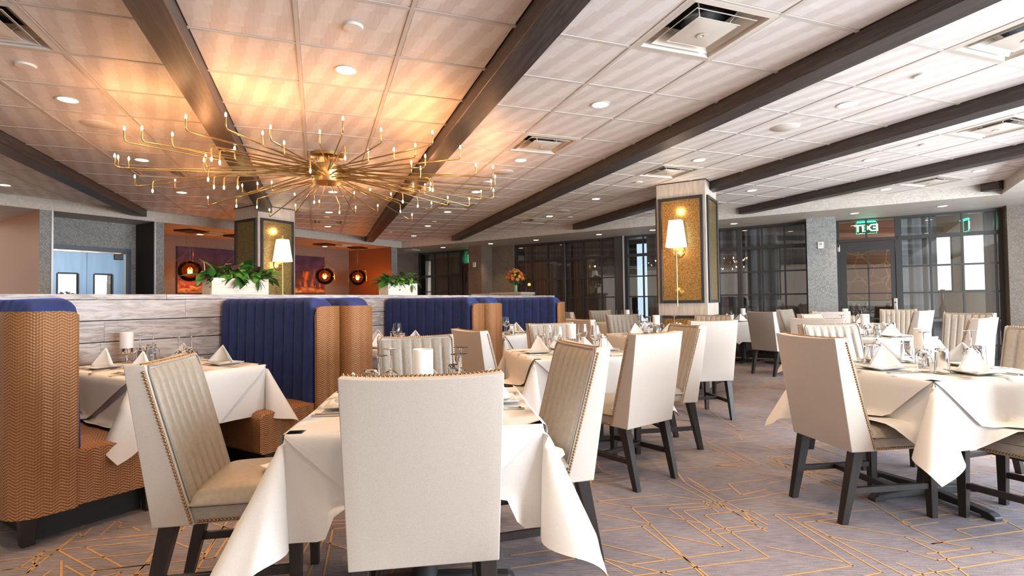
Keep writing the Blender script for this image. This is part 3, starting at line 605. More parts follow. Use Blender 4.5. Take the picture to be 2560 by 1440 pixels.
for a0, a1 in ((-.6, 2.2), (2.2, 4.25), (4.25, 6.9), (6.9, 9.1)):
    L = a1-a0; MB().box(-L/2+.001, L/2-.001, -.006, .36, 0, .04).build('cap_board', M_PLANK, pw, ab((a0+a1)/2, B0, 1.255), ANG_A, bevel=.002, bseg=1)

# ---------------------------------------------------------------- booth benches
def superbox(mb, x0, x1, y0, y1, z0, z1, r): pass
BL = 1.40
def make_bench():
    """outer back at x=0, bench faces +x, wall end y=0, aisle end y=BL"""
    t = thing('booth_bench', '', 'booth')
    # copper shell: plan path of the outside, from the wall end round the aisle end to the wing front
    R = .13; path = [(0, .0), (0, .35), (0, .7), (0, 1.0), (0, BL-R)] + [(R-R*cos(pi/2*i/8), BL-R+R*sin(pi/2*i/8)) for i in range(1, 9)] + [(.2, BL), (.255, BL), (.275, BL-.012), (.28, BL-.03)]
    inner = [(.05, 0), (.05, .35), (.05, .7), (.05, 1.0), (.05, BL-R)] + [(R-.0-(R-.05)*cos(pi/2*i/8), BL-R+(R-.05)*sin(pi/2*i/8)) for i in range(1, 9)] + [(.2, BL-.05), (.25, BL-.05), (.26, BL-.048), (.265, BL-.045)]
    ln_ = [0]
    for p, q in zip(path, path[1:]): ln_.append(ln_[-1]+hypot(q[0]-p[0], q[1]-p[1]))
    zs = [.15, .35, .6, .85, 1.05, 1.15, 1.172, 1.18]
    def topcut(i, z):   # round the top corner of the wing
        s = ln_[-1]-ln_[i]; rr = .07
        lim = 1.18 - (rr - sqrt(max(rr*rr-(rr-s)**2, 0)) if s < rr else 0)
        return min(z, lim)
    m = MB(); n = len(path); nz = len(zs)
    vs = [(path[i][0], path[i][1], topcut(i, z)) for i in range(n) for z in zs]
    fs = [(i*nz+j, (i+1)*nz+j, (i+1)*nz+j+1, i*nz+j+1) for i in range(n-1) for j in range(nz-1)]
    uvs = [[(ln_[i], zs[j]), (ln_[i+1], zs[j]), (ln_[i+1], zs[j+1]), (ln_[i], zs[j+1])] for i in range(n-1) for j in range(nz-1)]
    m.add(vs, fs, uvs)
    vs = [(inner[i][0], inner[i][1], topcut(i, z)) for i in range(n) for z in (.15, 1.18)]
    o = len(m.v); m.add(vs, [(2*i, 2*i+1, 2*i+3, 2*i+2) for i in range(n-1)])
    m.f += [(i*nz+nz-1, (i+1)*nz+nz-1, o+2*i+3, o+2*i+1) for i in range(n-1)] + [((n-1)*nz+j, (n-1)*nz+j+1, o+2*(n-1)+1, o+2*(n-1)) for j in range(nz-1)] + [(j+1, j, o, o+1) for j in range(nz-1)]
    m.build('back_shell', M_COP, t, smooth=35)
    # blue lining: channel tufted pad, higher than the shell, rounded over the top and round the aisle end
    NCH = 10; y0, y1 = .02, BL-.055
    def pad(s, q):   # s along y, q up the front face then over the top
        y = y0+(y1-y0)*s; ch = abs(sin(pi*s*NCH)); bul = .018*min(1, ch*1.5)**.6
        endr = .09; e = y1-y
        rnd = (endr - sqrt(max(endr*endr-(endr-e)**2, 0))) if e < endr else 0
        st = y-y0; rnd2 = (.03 - sqrt(max(.0009-(.03-st)**2, 0))) if st < .03 else 0
        xf = .265+bul - rnd2
        top = 1.25 - .9*rnd - rnd2
        if e < .17: xf = .265 + bul + .03*(1-e/.17)
        if q < .72: z = .43 + (top-.05-.43)*q/.72; x = xf-.02*(q/.72)
        else:
            a = (q-.72)/.28*pi*.62; x = xf-.02-.05*sin(a)*1.0 - .10*max(0, a-1.3); x = xf-.02-.055+.055*cos(a) - (.09 if a > 1.8 else 0); z = top-.05+.05*sin(min(a, pi/2)) - (0 if a < pi/2 else .012*(a-pi/2)*2)
        return (x, y, z)
    m = MB().grid(pad, NCH*8, 18); 
    # back of the rounded top runs down to the shell
    m.grid(lambda s, q: (lambda p: (p[0]-(p[0]-.055)*q, p[1], p[2]-.09*q*q))(pad(s, 1.0)), NCH*8, 2)
    # aisle end of the pad
    m.grid(lambda s, q: (lambda p: (p[0]-(p[0]-.06)*s, p[1]+.012*sin(pi*s), p[2]))(pad(1.0, q*.99)), 3, 18)
    m.build('back_lining', M_BLUE, t, smooth=50, weld=.0005)
    # seat: copper box with crowned top and rounded front
    sx0, sx1, sz0, sz1 = .24, .72, .15, .445
    m = MB(); prof = [(sx0, sz0), (sx1-.02, sz0), (sx1, sz0+.02), (sx1, .3), (sx1, sz1-.05), (sx1-.012, sz1-.02), (sx1-.04, sz1-.004), (.55, sz1+.004), (.4, sz1+.004), (sx0, sz1)]
    k = len(prof); ys = [.01, .03, .4, .8, BL-.06, BL-.04]
    vs = []
    for i, y in enumerate(ys):
        for x, z in prof: vs.append((x, y, z - (.015 if i in (0, len(ys)-1) and z > .42 else 0)))
    pl = [0]
    for p, q in zip(prof, prof[1:]): pl.append(pl[-1]+hypot(q[0]-p[0], q[1]-p[1]))
    fs = [(i*k+j, (i+1)*k+j, (i+1)*k+j+1, i*k+j+1) for i in range(len(ys)-1) for j in range(k-1)]
    uvs = [[(ys[i], pl[j]), (ys[i+1], pl[j]), (ys[i+1], pl[j+1]), (ys[i], pl[j+1])] for i in range(len(ys)-1) for j in range(k-1)]
    e = (len(ys)-1)*k
    fs += [tuple(range(k)), tuple(e+j for j in range(k-1, -1, -1))]; uvs += [[(p[0], p[1]) for p in prof], [(p[0], p[1]) for p in reversed(prof)]]
    m.add(vs, fs, uvs); m.build('seat', M_COP, t, smooth=40)
    MB().box(.12, .62, .05, BL-.14, 0, .15).build('plinth', M_PLINTH, t)
    for x, y in ((.09, BL-.09), (.64, BL-.085), (.09, .1), (.64, .1)):
        MB().taper((x, y, 0), (.026, .026), (x, y, .152), (.036, .036)).build('leg', M_DWOOD, t, bevel=.003, bseg=1)
    return t
bench = make_bench(); bench['used'] = 0
# facing +a: local x = +a, local y = +b would be left handed, so the mirrored bench is built with a negative y scale on its meshes
def flip(root):
    for ch in CH[root.name]:
        me = ch.data.copy(); ch.data = me
        me.transform(Matrix.Diagonal((1, -1, 1, 1))); me.flip_normals(); ch.location.y *= -1
benchm = dup(bench); flip(benchm); benchm['used'] = 0; bench['used'] = 0
BWALL = B0
# bench facing +a has y pointing to +b = rz ANG_A with y mirrored (local y = -b)
for i, (a0, lab) in enumerate(((.87, 'copper backed booth bench with a blue lining cut by the left picture edge'), (2.915, 'blue lined booth bench facing away, joined back to back behind the first full booth'), (4.915, 'blue lined booth bench facing away, joined back to back behind the second full booth'), (6.88, 'blue lined booth bench facing away behind the last full booth'))):
    if i == 3: continue
    place(benchm, ab(a0, B0), ANG_A, lab, 'blue and copper booth benches')
for a0, lab in ((2.905, 'dark blue booth bench with channelled back nearest the camera, facing the left booth table'), (4.905, 'dark blue booth bench with channelled back facing the middle booth table'), (6.88, 'bright blue booth bench with channelled back facing the far booth table')):
    place(bench, ab(a0, B0), ANG_A+pi, lab, 'blue and copper booth benches')

# ---------------------------------------------------------------- dining chairs
def make_chair():
    """local +y is the way the sitter faces; origin on the floor under the seat"""
    t = thing('dining_chair', '', 'chair')
    ZT, ZB = .975, .38
    def yb(z): f = (z-ZB)/(ZT-ZB); return -.285 - .092*f
    def yf(z): f = (z-ZB)/(ZT-ZB); return -.140 - .165*f
    def hw(z): f = (z-ZB)/(ZT-ZB); return .232 + .012*f
    # fabric shell: back, sides, top as one upholstered body, slightly hollow in plan
    NX, zs = 10, [ZB, ZB+.004, .5, .62, .74, .86, .94, ZT-.006, ZT]
    def hol(x, z): return -.016*((1-(x*x))*(z-ZB)/(ZT-ZB))
    m = MB(); vs = []
    for z in zs:
        for i in range(NX+1): x = -1+2*i/NX; vs.append((x*hw(z), yb(z)+hol(x, z), z + (.008*abs(x)**3 if z > .93 else 0)))
        for i in range(NX+1): x = 1-2*i/NX; vs.append((x*hw(z), yf(z)+hol(x, z), z + (.008*abs(x)**3 if z > .93 else 0)))
    k = 2*(NX+1)
    fs = [(j*k+i, j*k+(i+1) % k, (j+1)*k+(i+1) % k, (j+1)*k+i) for j in range(len(zs)-1) for i in range(k)]
    e = (len(zs)-1)*k
    for i in range(NX): fs.append((e+i, e+i+1, e+k-2-i, e+k-1-i)); fs.append((i+1, i, k-1-i, k-2-i))
    m.add(vs, fs); m.build('back_shell', M_FAB, t, smooth=50, bevel=.011, bseg=3)
    # leather front panel, seven channels
    z0, z1, NCH = .47, ZT-.012, 7
    def pan(s, q):
        x = -1+2*s; z = z0+(z1-z0)*q; w = hw(z)-.016
        ch = abs(sin(pi*s*NCH)); edge = min(1, min(s, 1-s)/.02, (1-q)/.02+.05)
        return (x*w, yf(z)+hol(x, z)+.004+.012*edge*min(1, ch*1.4)**.7, z)
    m = MB().grid(pan, 56, 14); m.build('back_panel', M_LEA, t, smooth=60, fix=False)
    edge = [(-(hw(z)-.010), yf(z)+hol(-1, z)+.006, z) for z in (.47, .6, .75, .9, .955)] + [(x*(hw(ZT)-.014), yf(ZT)+hol(x, ZT)+.006, ZT-.004+.008*abs(x)**3) for x in (-.96, -.6, -.2, .2, .6, .96)] + [((hw(z)-.010), yf(z)+hol(1, z)+.006, z) for z in (.955, .9, .75, .6, .47)]
    MB().tube(edge, .004, 6).build('back_piping', M_PIPE, t, smooth=60)
    # apron and cushion
    m = MB(); pts = []
    for i in range(9): f = i/8; pts.append((-.228+.456*f, .243 + .012*(1-(2*f-1)**2)))
    poly = [(-.226, -.16)] + pts + [(.226, -.16)]
    m.prism(poly[::-1] if False else poly, ZB, .447); m.build('apron', M_LEA, t, bevel=.006, smooth=40)
    def cus(s, q):
        x = -1+2*s; y = -.175 + .445*q; cx = 1-abs(x)**6; cyq = 1-abs(2*q-1)**8
        return (x*.236, y + .014*(1-x*x)*q, .452 + .05*(cx**.35)*(cyq**.35) + .014*(1-x*x)*(1-(2*q-1)**2))
    m = MB().grid(cus, 22, 20); m.grid(lambda s, q: (lambda p: (p[0], p[1], .446))(cus(s, q)), 22, 20); m.build('seat', M_LEA, t, smooth=60, weld=.0009)
    MB().tube([(-.235, -.15, .452), (-.237, .1, .452), (-.235, .262, .452), (-.1, .276, .452), (.1, .276, .452), (.235, .262, .452), (.237, .1, .452), (.235, -.15, .452)], .0038, 6).build('seat_piping', M_PIPE, t, smooth=60)
    # nail heads
    nl = MB()
    def nail(p, n): nl.ball(p, .0062, 6, 4)
    for sx in (-1, 1):
        z = ZB+.012
        while z < ZT-.012: nail((sx*(hw(z)+.001), yf(z)-.010, z), None); z += .0128
        y = -.128
        while y < .24: nail((sx*.2275, y, ZB+.012), None); y += .0132
    for i in range(36): x = -1+2*(i+.5)/36; nail((x*hw(ZT), yf(ZT)+hol(x, ZT)-.012, ZT+.001+.008*abs(x)**3), None)
    for i in range(33): x = -1+2*(i+.5)/33; nail((x*.222, .2445+.012*(1-x*x), ZB+.012), None)
    o = nl.build('nail_trim', M_NAIL, t, smooth=80); tag(o, 'row of brass nail heads', kind='stuff')
    # legs and stretchers
    for sx in (-1, 1):
        MB().taper((sx*.196, -.322, 0), (.019, .019), (sx*.2, -.235, ZB+.005), (.027, .03)).build('leg', M_DWOOD, t, bevel=.002, bseg=1)
        MB().taper((sx*.2, .212, 0), (.018, .018), (sx*.2, .21, ZB+.005), (.025, .025)).build('leg', M_DWOOD, t, bevel=.002, bseg=1)
        m = MB(); m.taper((sx*.199, -.285, .165), (.011, .014), (sx*.2, .215, .165), (.011, .014)); m.v = []; m.f = []
        m.box(sx*.199-.0105, sx*.199+.0105, -.28, .205, .155, .188); m.build('stretcher', M_DWOOD, t, bevel=.002, bseg=1)
    MB().box(-.19, .19, -.05, -.028, .157, .186).build('stretcher', M_DWOOD, t, bevel=.002, bseg=1)
    return t
chair = make_chair(); chair['used'] = 0
CHAIRS = {}   # table -> chairs, for the way the cloth falls on the seats
def put_chair(table, x, y, face, label):
    f = radians(face); place(chair, (x, y, 0), f-pi/2, label, 'cream dining chairs with brass nail heads')
    CHAIRS.setdefault(table, []).append((x, y, f))
put_chair('near', -.323, 1.955, 98.4, 'large cream chair back seen square from behind, nearest the camera')
put_chair('near', -1.10, 2.26, 10.6, 'cream and taupe chair pulled to the left side of the nearest table')
put_chair('near', .02, 2.58, 197, 'taupe fronted chair at the right side of the nearest table, showing its channelled front')
put_chair('near', -.52, 3.18, -70, 'grey channelled chair facing the camera behind the frosted candle of the nearest table')
put_chair('mid', .72, 3.73, 128, 'cream chair back turned left in the middle aisle, in front of the middle table')
put_chair('mid', -.05, 4.3, 32, 'cream chair seen from behind between the booths and the middle table')
put_chair('mid', .50, 4.86, -66, 'grey channelled chair facing the camera at the far side of the middle table')
put_chair('mid', 1.13, 4.40, 191, 'dark taupe chair at the right side of the middle table beside the hanging cloth corner')
put_chair('right', 2.02, 3.08, 8, 'large cream chair seen from behind at the left side of the right front table')
put_chair('right', 2.70, 2.80, 114, 'grey chair seat at the right picture edge whose back is out of view')
put_chair('right', 2.58, 3.95, -82, 'pale grey channelled chair facing the camera behind the right front table')
put_chair('right', 3.14, 3.31, 198, 'taupe chair cut off by the right picture edge')
put_chair('col', 1.92, 5.56, 97, 'pale chair seen square from behind in the aisle right of the dark taupe one')
put_chair('col', 1.07, 6.24, 28, 'cream chair seen from behind left of the table before the lit column')
put_chair('col', 1.68, 7.54, -80, 'grey channelled chair at the far side of the table before the lit column')
put_chair('col', 2.42, 6.75, 228, 'warm lit tan chair right of the table before the lit column')
put_chair('far', 1.35, 10.05, 15, 'small cream chair seen from behind just right of the last booth')
put_chair('far', 1.95, 10.85, -70, 'small grey channelled chair left of the far table by the window wall')
put_chair('far', 3.0, 10.0, 192, 'narrow brown sided chair right of the far table, beside the lit column')
put_chair('back', 4.16, 8.4, 25, 'cream chair standing alone in the aisle left of the pale damask pillar')
put_chair('row', 3.32, 5.72, 52, 'cream chair back seen from behind at the left of the right middle table')
put_chair('row', 4.05, 6.65, -58, 'white channelled chair turned right at the far left of the right middle table')
put_chair('row', 4.22, 5.26, 122, 'white chair back seen from behind at the near right of the right middle table')
put_chair('row', 5.18, 6.2, 212, 'wide tan channelled chair at the right end of the right middle table')
put_chair('exit', 4.85, 8.15, 62, 'cream chair back seen from behind left of the table near the exit door')
put_chair('exit', 5.12, 9.35, -52, 'pale green lit channelled chair in front of the pale damask pillar')
put_chair('exit', 5.72, 7.92, 122, 'small white chair back seen from behind near the exit door')
put_chair('exit', 6.05, 8.42, 228, 'tan channelled chair in front of the glass exit door')

# ---------------------------------------------------------------- tables and cloths
TZ = .755
def draped(name, hx, hy, ovs, seats, z, label, group, wav=.010, nseg=14, seed=0):
    """square cloth: flat top, hanging sides, cone folds at the corners. ovs = overhang at (+x, +y, -x, -y)"""
    rnd = random.Random(seed)
    dirs = [(Vector((1, 0)), Vector((0, 1)), hx, hy), (Vector((0, 1)), Vector((-1, 0)), hy, hx), (Vector((-1, 0)), Vector((0, -1)), hx, hy), (Vector((0, -1)), Vector((1, 0)), hy, hx)]
    m = MB(); R = .012
    m.grid(lambda s, q: (-hx+2*hx*s, -hy+2*hy*q, z), 10, 10)
    ph = [rnd.random()*6 for _ in range(4)]
    def drop(i, xl, d):
        o, t, h, hl = dirs[i]
        if d < R*pi/2: a = d/R; out, dn = R*sin(a), R*(1-cos(a))
        else: out, dn = R, R+(d-R*pi/2)
        w = 1-abs(xl/hl)**4
        out += wav*w*sin(xl*9+ph[i])*max(0, d-.04)/.3 + .006*w*sin(xl*23+2*ph[i])*max(0, d-.04)/.3
        for si, c, hw, lim, gap in seats:
            if si != i: continue
            f = max(0, min(1, (hw+.07-abs(xl-c))/.07)); f = f*f*(3-2*f)
            ex = dn-lim
            if ex > 0 and f > 0: dn -= ex*f; out += min(ex*f, max(gap, .0)) + .01*f
        return out, dn
    def side(i):
        o, t, h, hl = dirs[i]; ov = ovs[i]
        def fn(s, q):
            xl = -hl+2*hl*s; out, dn = drop(i, xl, ov*q); p = o*(h+out)+t*xl; return (p.x, p.y, z-dn)
        m.grid(fn, 26, nseg)
    for i in range(4):
        if ovs[i] > .01: side(i)
    rho = math.asin(.25)*.96
    for i in range(4):
        j = (i+1) % 4
        if ovs[i] < .05 or ovs[j] < .05: continue
        oi_, ti, hi_, hli = dirs[i]; oj, tj, hj, hlj = dirs[j]
        cx_, cy_ = oi_*hi_ + oj*hj
        e = Vector(((oi_+oj).x, (oi_+oj).y, 0)).normalized(); l = Vector(((oi_-oj).x, (oi_-oj).y, 0)).normalized(); D = Vector((0, 0, -1))
        Cc = cos(rho)*D + sin(rho)*e; P = (D-cos(rho)*Cc)/sin(rho); k1 = .86+.28*rnd.random()
        def fn(s, q, cx_=cx_, cy_=cy_):
            ds, dt = ovs[i]*s, ovs[j]*q; r = hypot(ds, dt)
            if r < 1e-6: return (cx_+e.x*R*.3, cy_+e.y*R*.3, z)
            psi = 4*atan2(dt, ds); dv = cos(rho)*Cc + sin(rho)*(cos(psi)*P + sin(psi)*l*k1)
            dv = (dv + .05*e*sin(psi*.5)*sin(3*psi)*min(1, r/.3)).normalized()
            rr = R*1.0; off = Vector((0, 0, 0))
            b = min(1, r/.03); base = Vector((cx_, cy_, z)) + (oi_.to_3d()*R*max(0, cos(psi/4)) + oj.to_3d()*R*max(0, sin(psi/4)))*b
            return tuple(base + dv*r)
        m.grid(fn, nseg, nseg)
    return m
def overlay(hx, hy, drops, z, seats, seed):
    rnd = random.Random(seed); m = MB(); R = .014
    m.grid(lambda s, q: (-hx+2*hx*s, -hy+2*hy*q, z), 8, 8)
    dirs = [(Vector((1, 0)), Vector((0, 1)), hx, hy), (Vector((0, 1)), Vector((-1, 0)), hy, hx), (Vector((-1, 0)), Vector((0, -1)), hx, hy), (Vector((0, -1)), Vector((1, 0)), hy, hx)]
    for i in range(4):
        if drops[i] < .02: continue
        o, t, h, hl = dirs[i]; ph = rnd.random()*6
        def fn(s, q):
            xl = -hl+2*hl*s; D = drops[i]*(1-abs(xl)/hl)+.014; d = D*q
            if d < R*pi/2: a = d/R; out, dn = R*sin(a), R*(1-cos(a))
            else: out, dn = R, R+(d-R*pi/2)
            w = 1-abs(xl/hl)**2
            out += .012*min(1, d/.05) + .009*w*sin(xl*7+ph)*min(1, d/.3) + .004*w*sin(xl*21+ph)*min(1, d/.2)
            for si, c, hw, lim, gap in seats:
                if si != i: continue
                f = max(0, min(1, (hw+.07-abs(xl-c))/.07)); f = f*f*(3-2*f); ex = dn-lim+.006
                if ex > 0 and f > 0: dn -= ex*f; out += min(ex*f, max(gap, 0)) + .012*f
            p = o*(h+out)+t*xl; return (p.x, p.y, z-dn)
        m.grid(fn, 28, 14)
    return m
iron_base = None
def make_table(hx, hy):
    t = thing('dining_table', '', 'table')
    MB().box(-hx, hx, -hy, hy, TZ-.03, TZ).build('tabletop', M_PLINTH, t, bevel=.004)
    MB().lathe([(.055, .05), (.05, .1), (.045, .15), (.045, TZ-.06), (.09, TZ-.03)], 16).build('pedestal', M_IRON, t, smooth=50)
    for k in range(2):
        m = MB(); r = min(hx, hy)*.88; M = Matrix.Rotation(k*pi/2, 4, 'Z')
        prof = [(-r, 0), (-r, .02), (-r+.03, .036), (-.1, .055), (.1, .055), (r-.03, .036), (r, .02), (r, 0), (r-.07, 0), (r-.075, .012), (-r+.075, .012), (-r+.07, 0)]
        vs = [M @ Vector((x, y, z)) for y in (-.028, .028) for x, z in prof]; n = len(prof)
        m.add(vs, [tuple(range(n)), tuple(range(2*n-1, n-1, -1))] + [(i, (i+1) % n, n+(i+1) % n, n+i) for i in range(n)]); m.build('base_foot', M_IRON, t, bevel=.004, bseg=1)
    return t
TABLES = {}
def put_table(key, x, y, rot, hx, hy, label, cl_label, ov=.36, drops=(.40,)*4, ovs=None, benches=(), fine=True):
    r = radians(rot); t = make_table(hx, hy); t.location = (x, y, 0); t.rotation_euler = (0, 0, r); tag(t, 'dark pedestal table under the cloths, ' + label, 'table', 'cloth covered dining tables')
    seats = []
    for cx_, cy_, f in CHAIRS.get(key, []):
        d = Matrix.Rotation(-r, 3, 'Z') @ Vector((cx_-x, cy_-y, 0)); fa = f-r; out = -Vector((cos(fa), sin(fa)))
        i = max(range(4), key=lambda k: out.dot(Vector((cos(k*pi/2), sin(k*pi/2))))); o = Vector((cos(i*pi/2), sin(i*pi/2))); tt = Vector((-o.y, o.x))
        h = (hx, hy)[i % 2]; dist = d.xy.dot(o); front = dist-.265; back = dist+.17
        if front < h+.02: seats.append((i, d.xy.dot(tt), .27, TZ+.005-.53, back-h-.03))
    for i, lim in benches: seats.append((i, 0, 2, TZ+.005-lim, .25))
    ovs = ovs or (ov,)*4
    c = draped('c', hx, hy, ovs, seats, TZ+.004, '', '', seed=len(TABLES)*7+3).mesh('tablecloth', M_CLOTH, smooth=70, weld=.0006, fix=False)
    tag(obj('tablecloth', c, None, (x, y, 0), r), 'white cloth hanging in corner folds, ' + cl_label, 'tablecloth', 'white tablecloths')
    c = overlay(hx+.002, hy+.002, drops, TZ+.009, seats, len(TABLES)).mesh('tablecloth_overlay', M_CLOTH, smooth=70, weld=.0006, fix=False)
    tag(obj('tablecloth_overlay', c, None, (x, y, 0), r), 'white diamond laid top cloth, ' + cl_label, 'tablecloth', 'white top cloths')
    TABLES[key] = (x, y, r, hx, hy)
put_table('near', -.385, 2.28, 7, .435, .435, 'nearest the camera', 'on the nearest table')
put_table('mid', .49, 4.49, 14, .45, .45, 'the middle table beyond the nearest one', 'on the middle table beyond the nearest one')
put_table('right', 2.48, 3.23, 11, .45, .45, 'the right front table', 'on the right front table')
put_table('col', 1.78, 6.6, 15, .45, .45, 'in front of the lit column', 'on the table in front of the lit column')
put_table('far', 2.2, 10.2, 10, .45, .45, 'by the window wall, left of the lit column', 'on the far table left of the lit column')
put_table('back', 4.35, 10.05, -33, .5, .45, 'right of the lit column, at the windows', 'on the table at the windows right of the column')
put_table('row', 3.92, 5.93, 20, .45, .45, 'the right middle table', 'on the right middle table')
put_table('exit', 5.4, 8.65, 20, .45, .45, 'near the exit door', 'on the table near the exit door')
for key, a, lab in (('booth1', 1.88, 'left booth'), ('booth2', 3.91, 'middle booth'), ('booth3', 5.9, 'far booth'), ('booth4', 7.85, 'last booth behind the copper wing')):
    p = ab(a, B0+.63); put_table(key, p.x, p.y, math.degrees(ANG_A), .42, .60, 'in the ' + lab, 'on the ' + lab + ' table', ovs=(.33, .0, .33, .36), drops=(.3, 0, .3, .42), benches=((0, .47), (2, .47)))
# local frame of a booth table: x along a, -y towards the aisle

# ---------------------------------------------------------------- place settings
ZS = TZ+.0105
def lathe_obj(name, prof, mat, cat, seg=24): 
    o = MB().lathe(prof, seg, cap=False).build(name, mat, smooth=50, fix=False, weld=.00005); o['category'] = cat; o['used'] = 0; return o
def shell(outer, inner): return outer + inner[::-1]
# upright wine glass: tulip bowl
wg_out = [(0, 0), (.034, 0), (.035, .0015), (.03, .003), (.008, .006), (.0042, .015), (.0038, .05), (.0042, .088), (.008, .096), (.026, .108), (.040, .126), (.0435, .145), (.041, .172), (.034, .21), (.0315, .226)]
wg_in = [(0, .099), (.022, .109), (.0375, .127), (.0415, .145), (.039, .172), (.0325, .21), (.0303, .226)]
wine = lathe_obj('wine_glass', shell(wg_out, wg_in), M_GLASS, 'glass')
inv = [(r, .226-z) for r, z in shell(wg_out, wg_in)]
winei = lathe_obj('wine_glass', inv[::-1], M_GLASS, 'glass')
tb_out = [(0, 0), (.029, 0), (.031, .004), (.0375, .135), (.038, .138)]; tb_in = [(0, .018), (.027, .019), (.0355, .135), (.0362, .138)]
tumbi = lathe_obj('tumbler', [(r, .138-z) for r, z in shell(tb_out, tb_in)][::-1], M_GLASS, 'glass')
# square plate with lifted rim
def make_plate():
    m = MB(); h = .098
    def pr(w, z): return [(-w, -w, z), (w, -w, z), (w, w, z), (-w, w, z)]
    rings = [pr(.055, 0), pr(.062, .003), pr(h, .017), pr(h, .0195), pr(h-.012, .0165), pr(.062, .008), pr(.05, .006)]
    vs = [p for r in rings for p in r]; fs = [(3, 2, 1, 0)] + [(4*i+k, 4*i+(k+1) % 4, 4*i+4+(k+1) % 4, 4*i+4+k) for i in range(6) for k in range(4)] + [(24, 25, 26, 27)]
    m.add(vs, fs); o = m.build('side_plate', M_PORC, bevel=.003, bseg=2, smooth=40); o['category'] = 'plate'; o['used'] = 0; return o
plate = make_plate()
def make_napkin():
    """linen folded to a standing peak: two wings meeting in a ridge that faces the diner (+y)"""
    m = MB(); A = Vector((0, -.012, .125)); F = Vector((0, .075, .0)); L = Vector((-.118, -.035, .004)); R = Vector((.118, -.035, .004))
    def face(p, q, r, bow, off):
        n = (q-p).cross(r-p).normalized()
        def fn(s, t):
            P = p.lerp(q, s); Q = p.lerp(r, s); X = P.lerp(Q, t)
            return X + n*(bow*sin(pi*t)*s + off)
        return fn
    m.grid(face(A, F, R, .012, 0), 8, 6); m.grid(face(A, L, F, .012, 0), 8, 6)
    m.grid(face(A+Vector((0, -.006, -.004)), F+Vector((.004, -.012, .0)), R+Vector((-.006, -.012, 0)), .008, 0), 8, 6); m.grid(face(A+Vector((0, -.006, -.004)), L+Vector((.006, -.012, 0)), F+Vector((-.004, -.012, 0)), .008, 0), 8, 6)
    o = m.build('napkin', M_NAP, smooth=40, weld=.0004, fix=False); o['category'] = 'napkin'; o['used'] = 0
    o.modifiers.new('thick', 'SOLIDIFY').thickness = .0022; return o
napkin = make_napkin()
def make_fork():
    m = MB(); prof = [(-.10, .007, .002), (-.09, .0085, .0025), (-.03, .005, .004), (.02, .0035, .006), (.04, .006, .005), (.052, .0115, .003), (.06, .0125, .003)]
    vs = [(sx*w, y, z+dz) for y, w, z in prof for dz in (0, .002) for sx in (-1, 1)]; n = len(prof)
    fs = []
    for i in range(n-1): a = 4*i; b = a+4; fs += [(a, a+1, b+1, b), (a+2, b+2, b+3, a+3), (a, b, b+2, a+2), (a+1, a+3, b+3, b+1)]
    fs += [(0, 2, 3, 1), (4*n-4, 4*n-3, 4*n-1, 4*n-2)]; m.add(vs, fs)
    for k in range(4): x = -.0105+.007*k; m.taper((x, .06, .004), (.0018, .0018), (x, .061, .006), (.0018, .0018)); m.v[-8:] = [(x-.0019, .059, .003), (x+.0019, .059, .003), (x+.0013, .098, .006), (x-.0013, .098, .006), (x-.0019, .059, .005), (x+.0019, .059, .005), (x+.0013, .098, .0072), (x-.0013, .098, .0072)]
    o = m.build('fork', M_STEEL, smooth=40); o['category'] = 'fork'; o['used'] = 0; return o
def make_knife():
    m = MB(); m.box(-.0065, .0065, -.11, -.01, .0, .006)
    m.prism([(-.0055, -.012), (.0055, -.012), (.008, .02), (.0085, .07), (.005, .1), (-.002, .108), (-.0055, .1)], .002, .0036)
    o = m.build('knife', M_STEEL, bevel=.0012, bseg=1); o['category'] = 'knife'; o['used'] = 0; return o
fork, knife = make_fork(), make_knife()
def make_candle():
    t = thing('table_lamp', '', 'lamp')
    MB().lathe([(.036, 0), (.037, .004), (.03, .010), (.012, .016), (.009, .03), (.009, .055), (.016, .066), (.03, .072)], 24).build('stem', M_CHROME, t, smooth=50)
    MB().lathe([(.03, .07), (.0415, .074), (.0425, .078), (.0425, .112), (.04, .114)], 28).build('cup', M_CHROME, t, smooth=50)
    MB().lathe([(.040, .112), (.0435, .113), (.0435, .232), (.042, .235), (.040, .234), (.0395, .115)], 28, cap=False).build('shade', M_FROST, t, smooth=50)
    return t
candle = make_candle(); candle['used'] = 0
def make_shaker():
    t = thing('salt_shaker', '', 'shaker'); MB().lathe([(.016, 0), (.017, .003), (.013, .05), (.012, .055)], 14).build('body', M_GLASS, t, smooth=50); MB().lathe([(.0125, .055), (.0125, .07), (.008, .076)], 14).build('cap', M_CHROME, t, smooth=50); return t
shaker = make_shaker(); shaker['used'] = 0
def make_carafe():
    o = MB().lathe(shell([(0, 0), (.04, 0), (.045, .01), (.045, .09), (.02, .14), (.018, .17), (.024, .19)], [(0, .006), (.04, .012), (.042, .09), (.018, .14), (.016, .17), (.022, .19)]), 20, cap=False).build('carafe', M_GLASS, smooth=50, fix=False, weld=.00005); o['category'] = 'carafe'; o['used'] = 0; return o
carafe = make_carafe()
TN = {'near': 'nearest table', 'mid': 'middle table', 'right': 'right front table', 'col': 'table before the lit column', 'far': 'far table left of the column', 'back': 'window table right of the column', 'row': 'right middle table', 'exit': 'table near the exit door', 'booth1': 'left booth table', 'booth2': 'middle booth table', 'booth3': 'far booth table'}
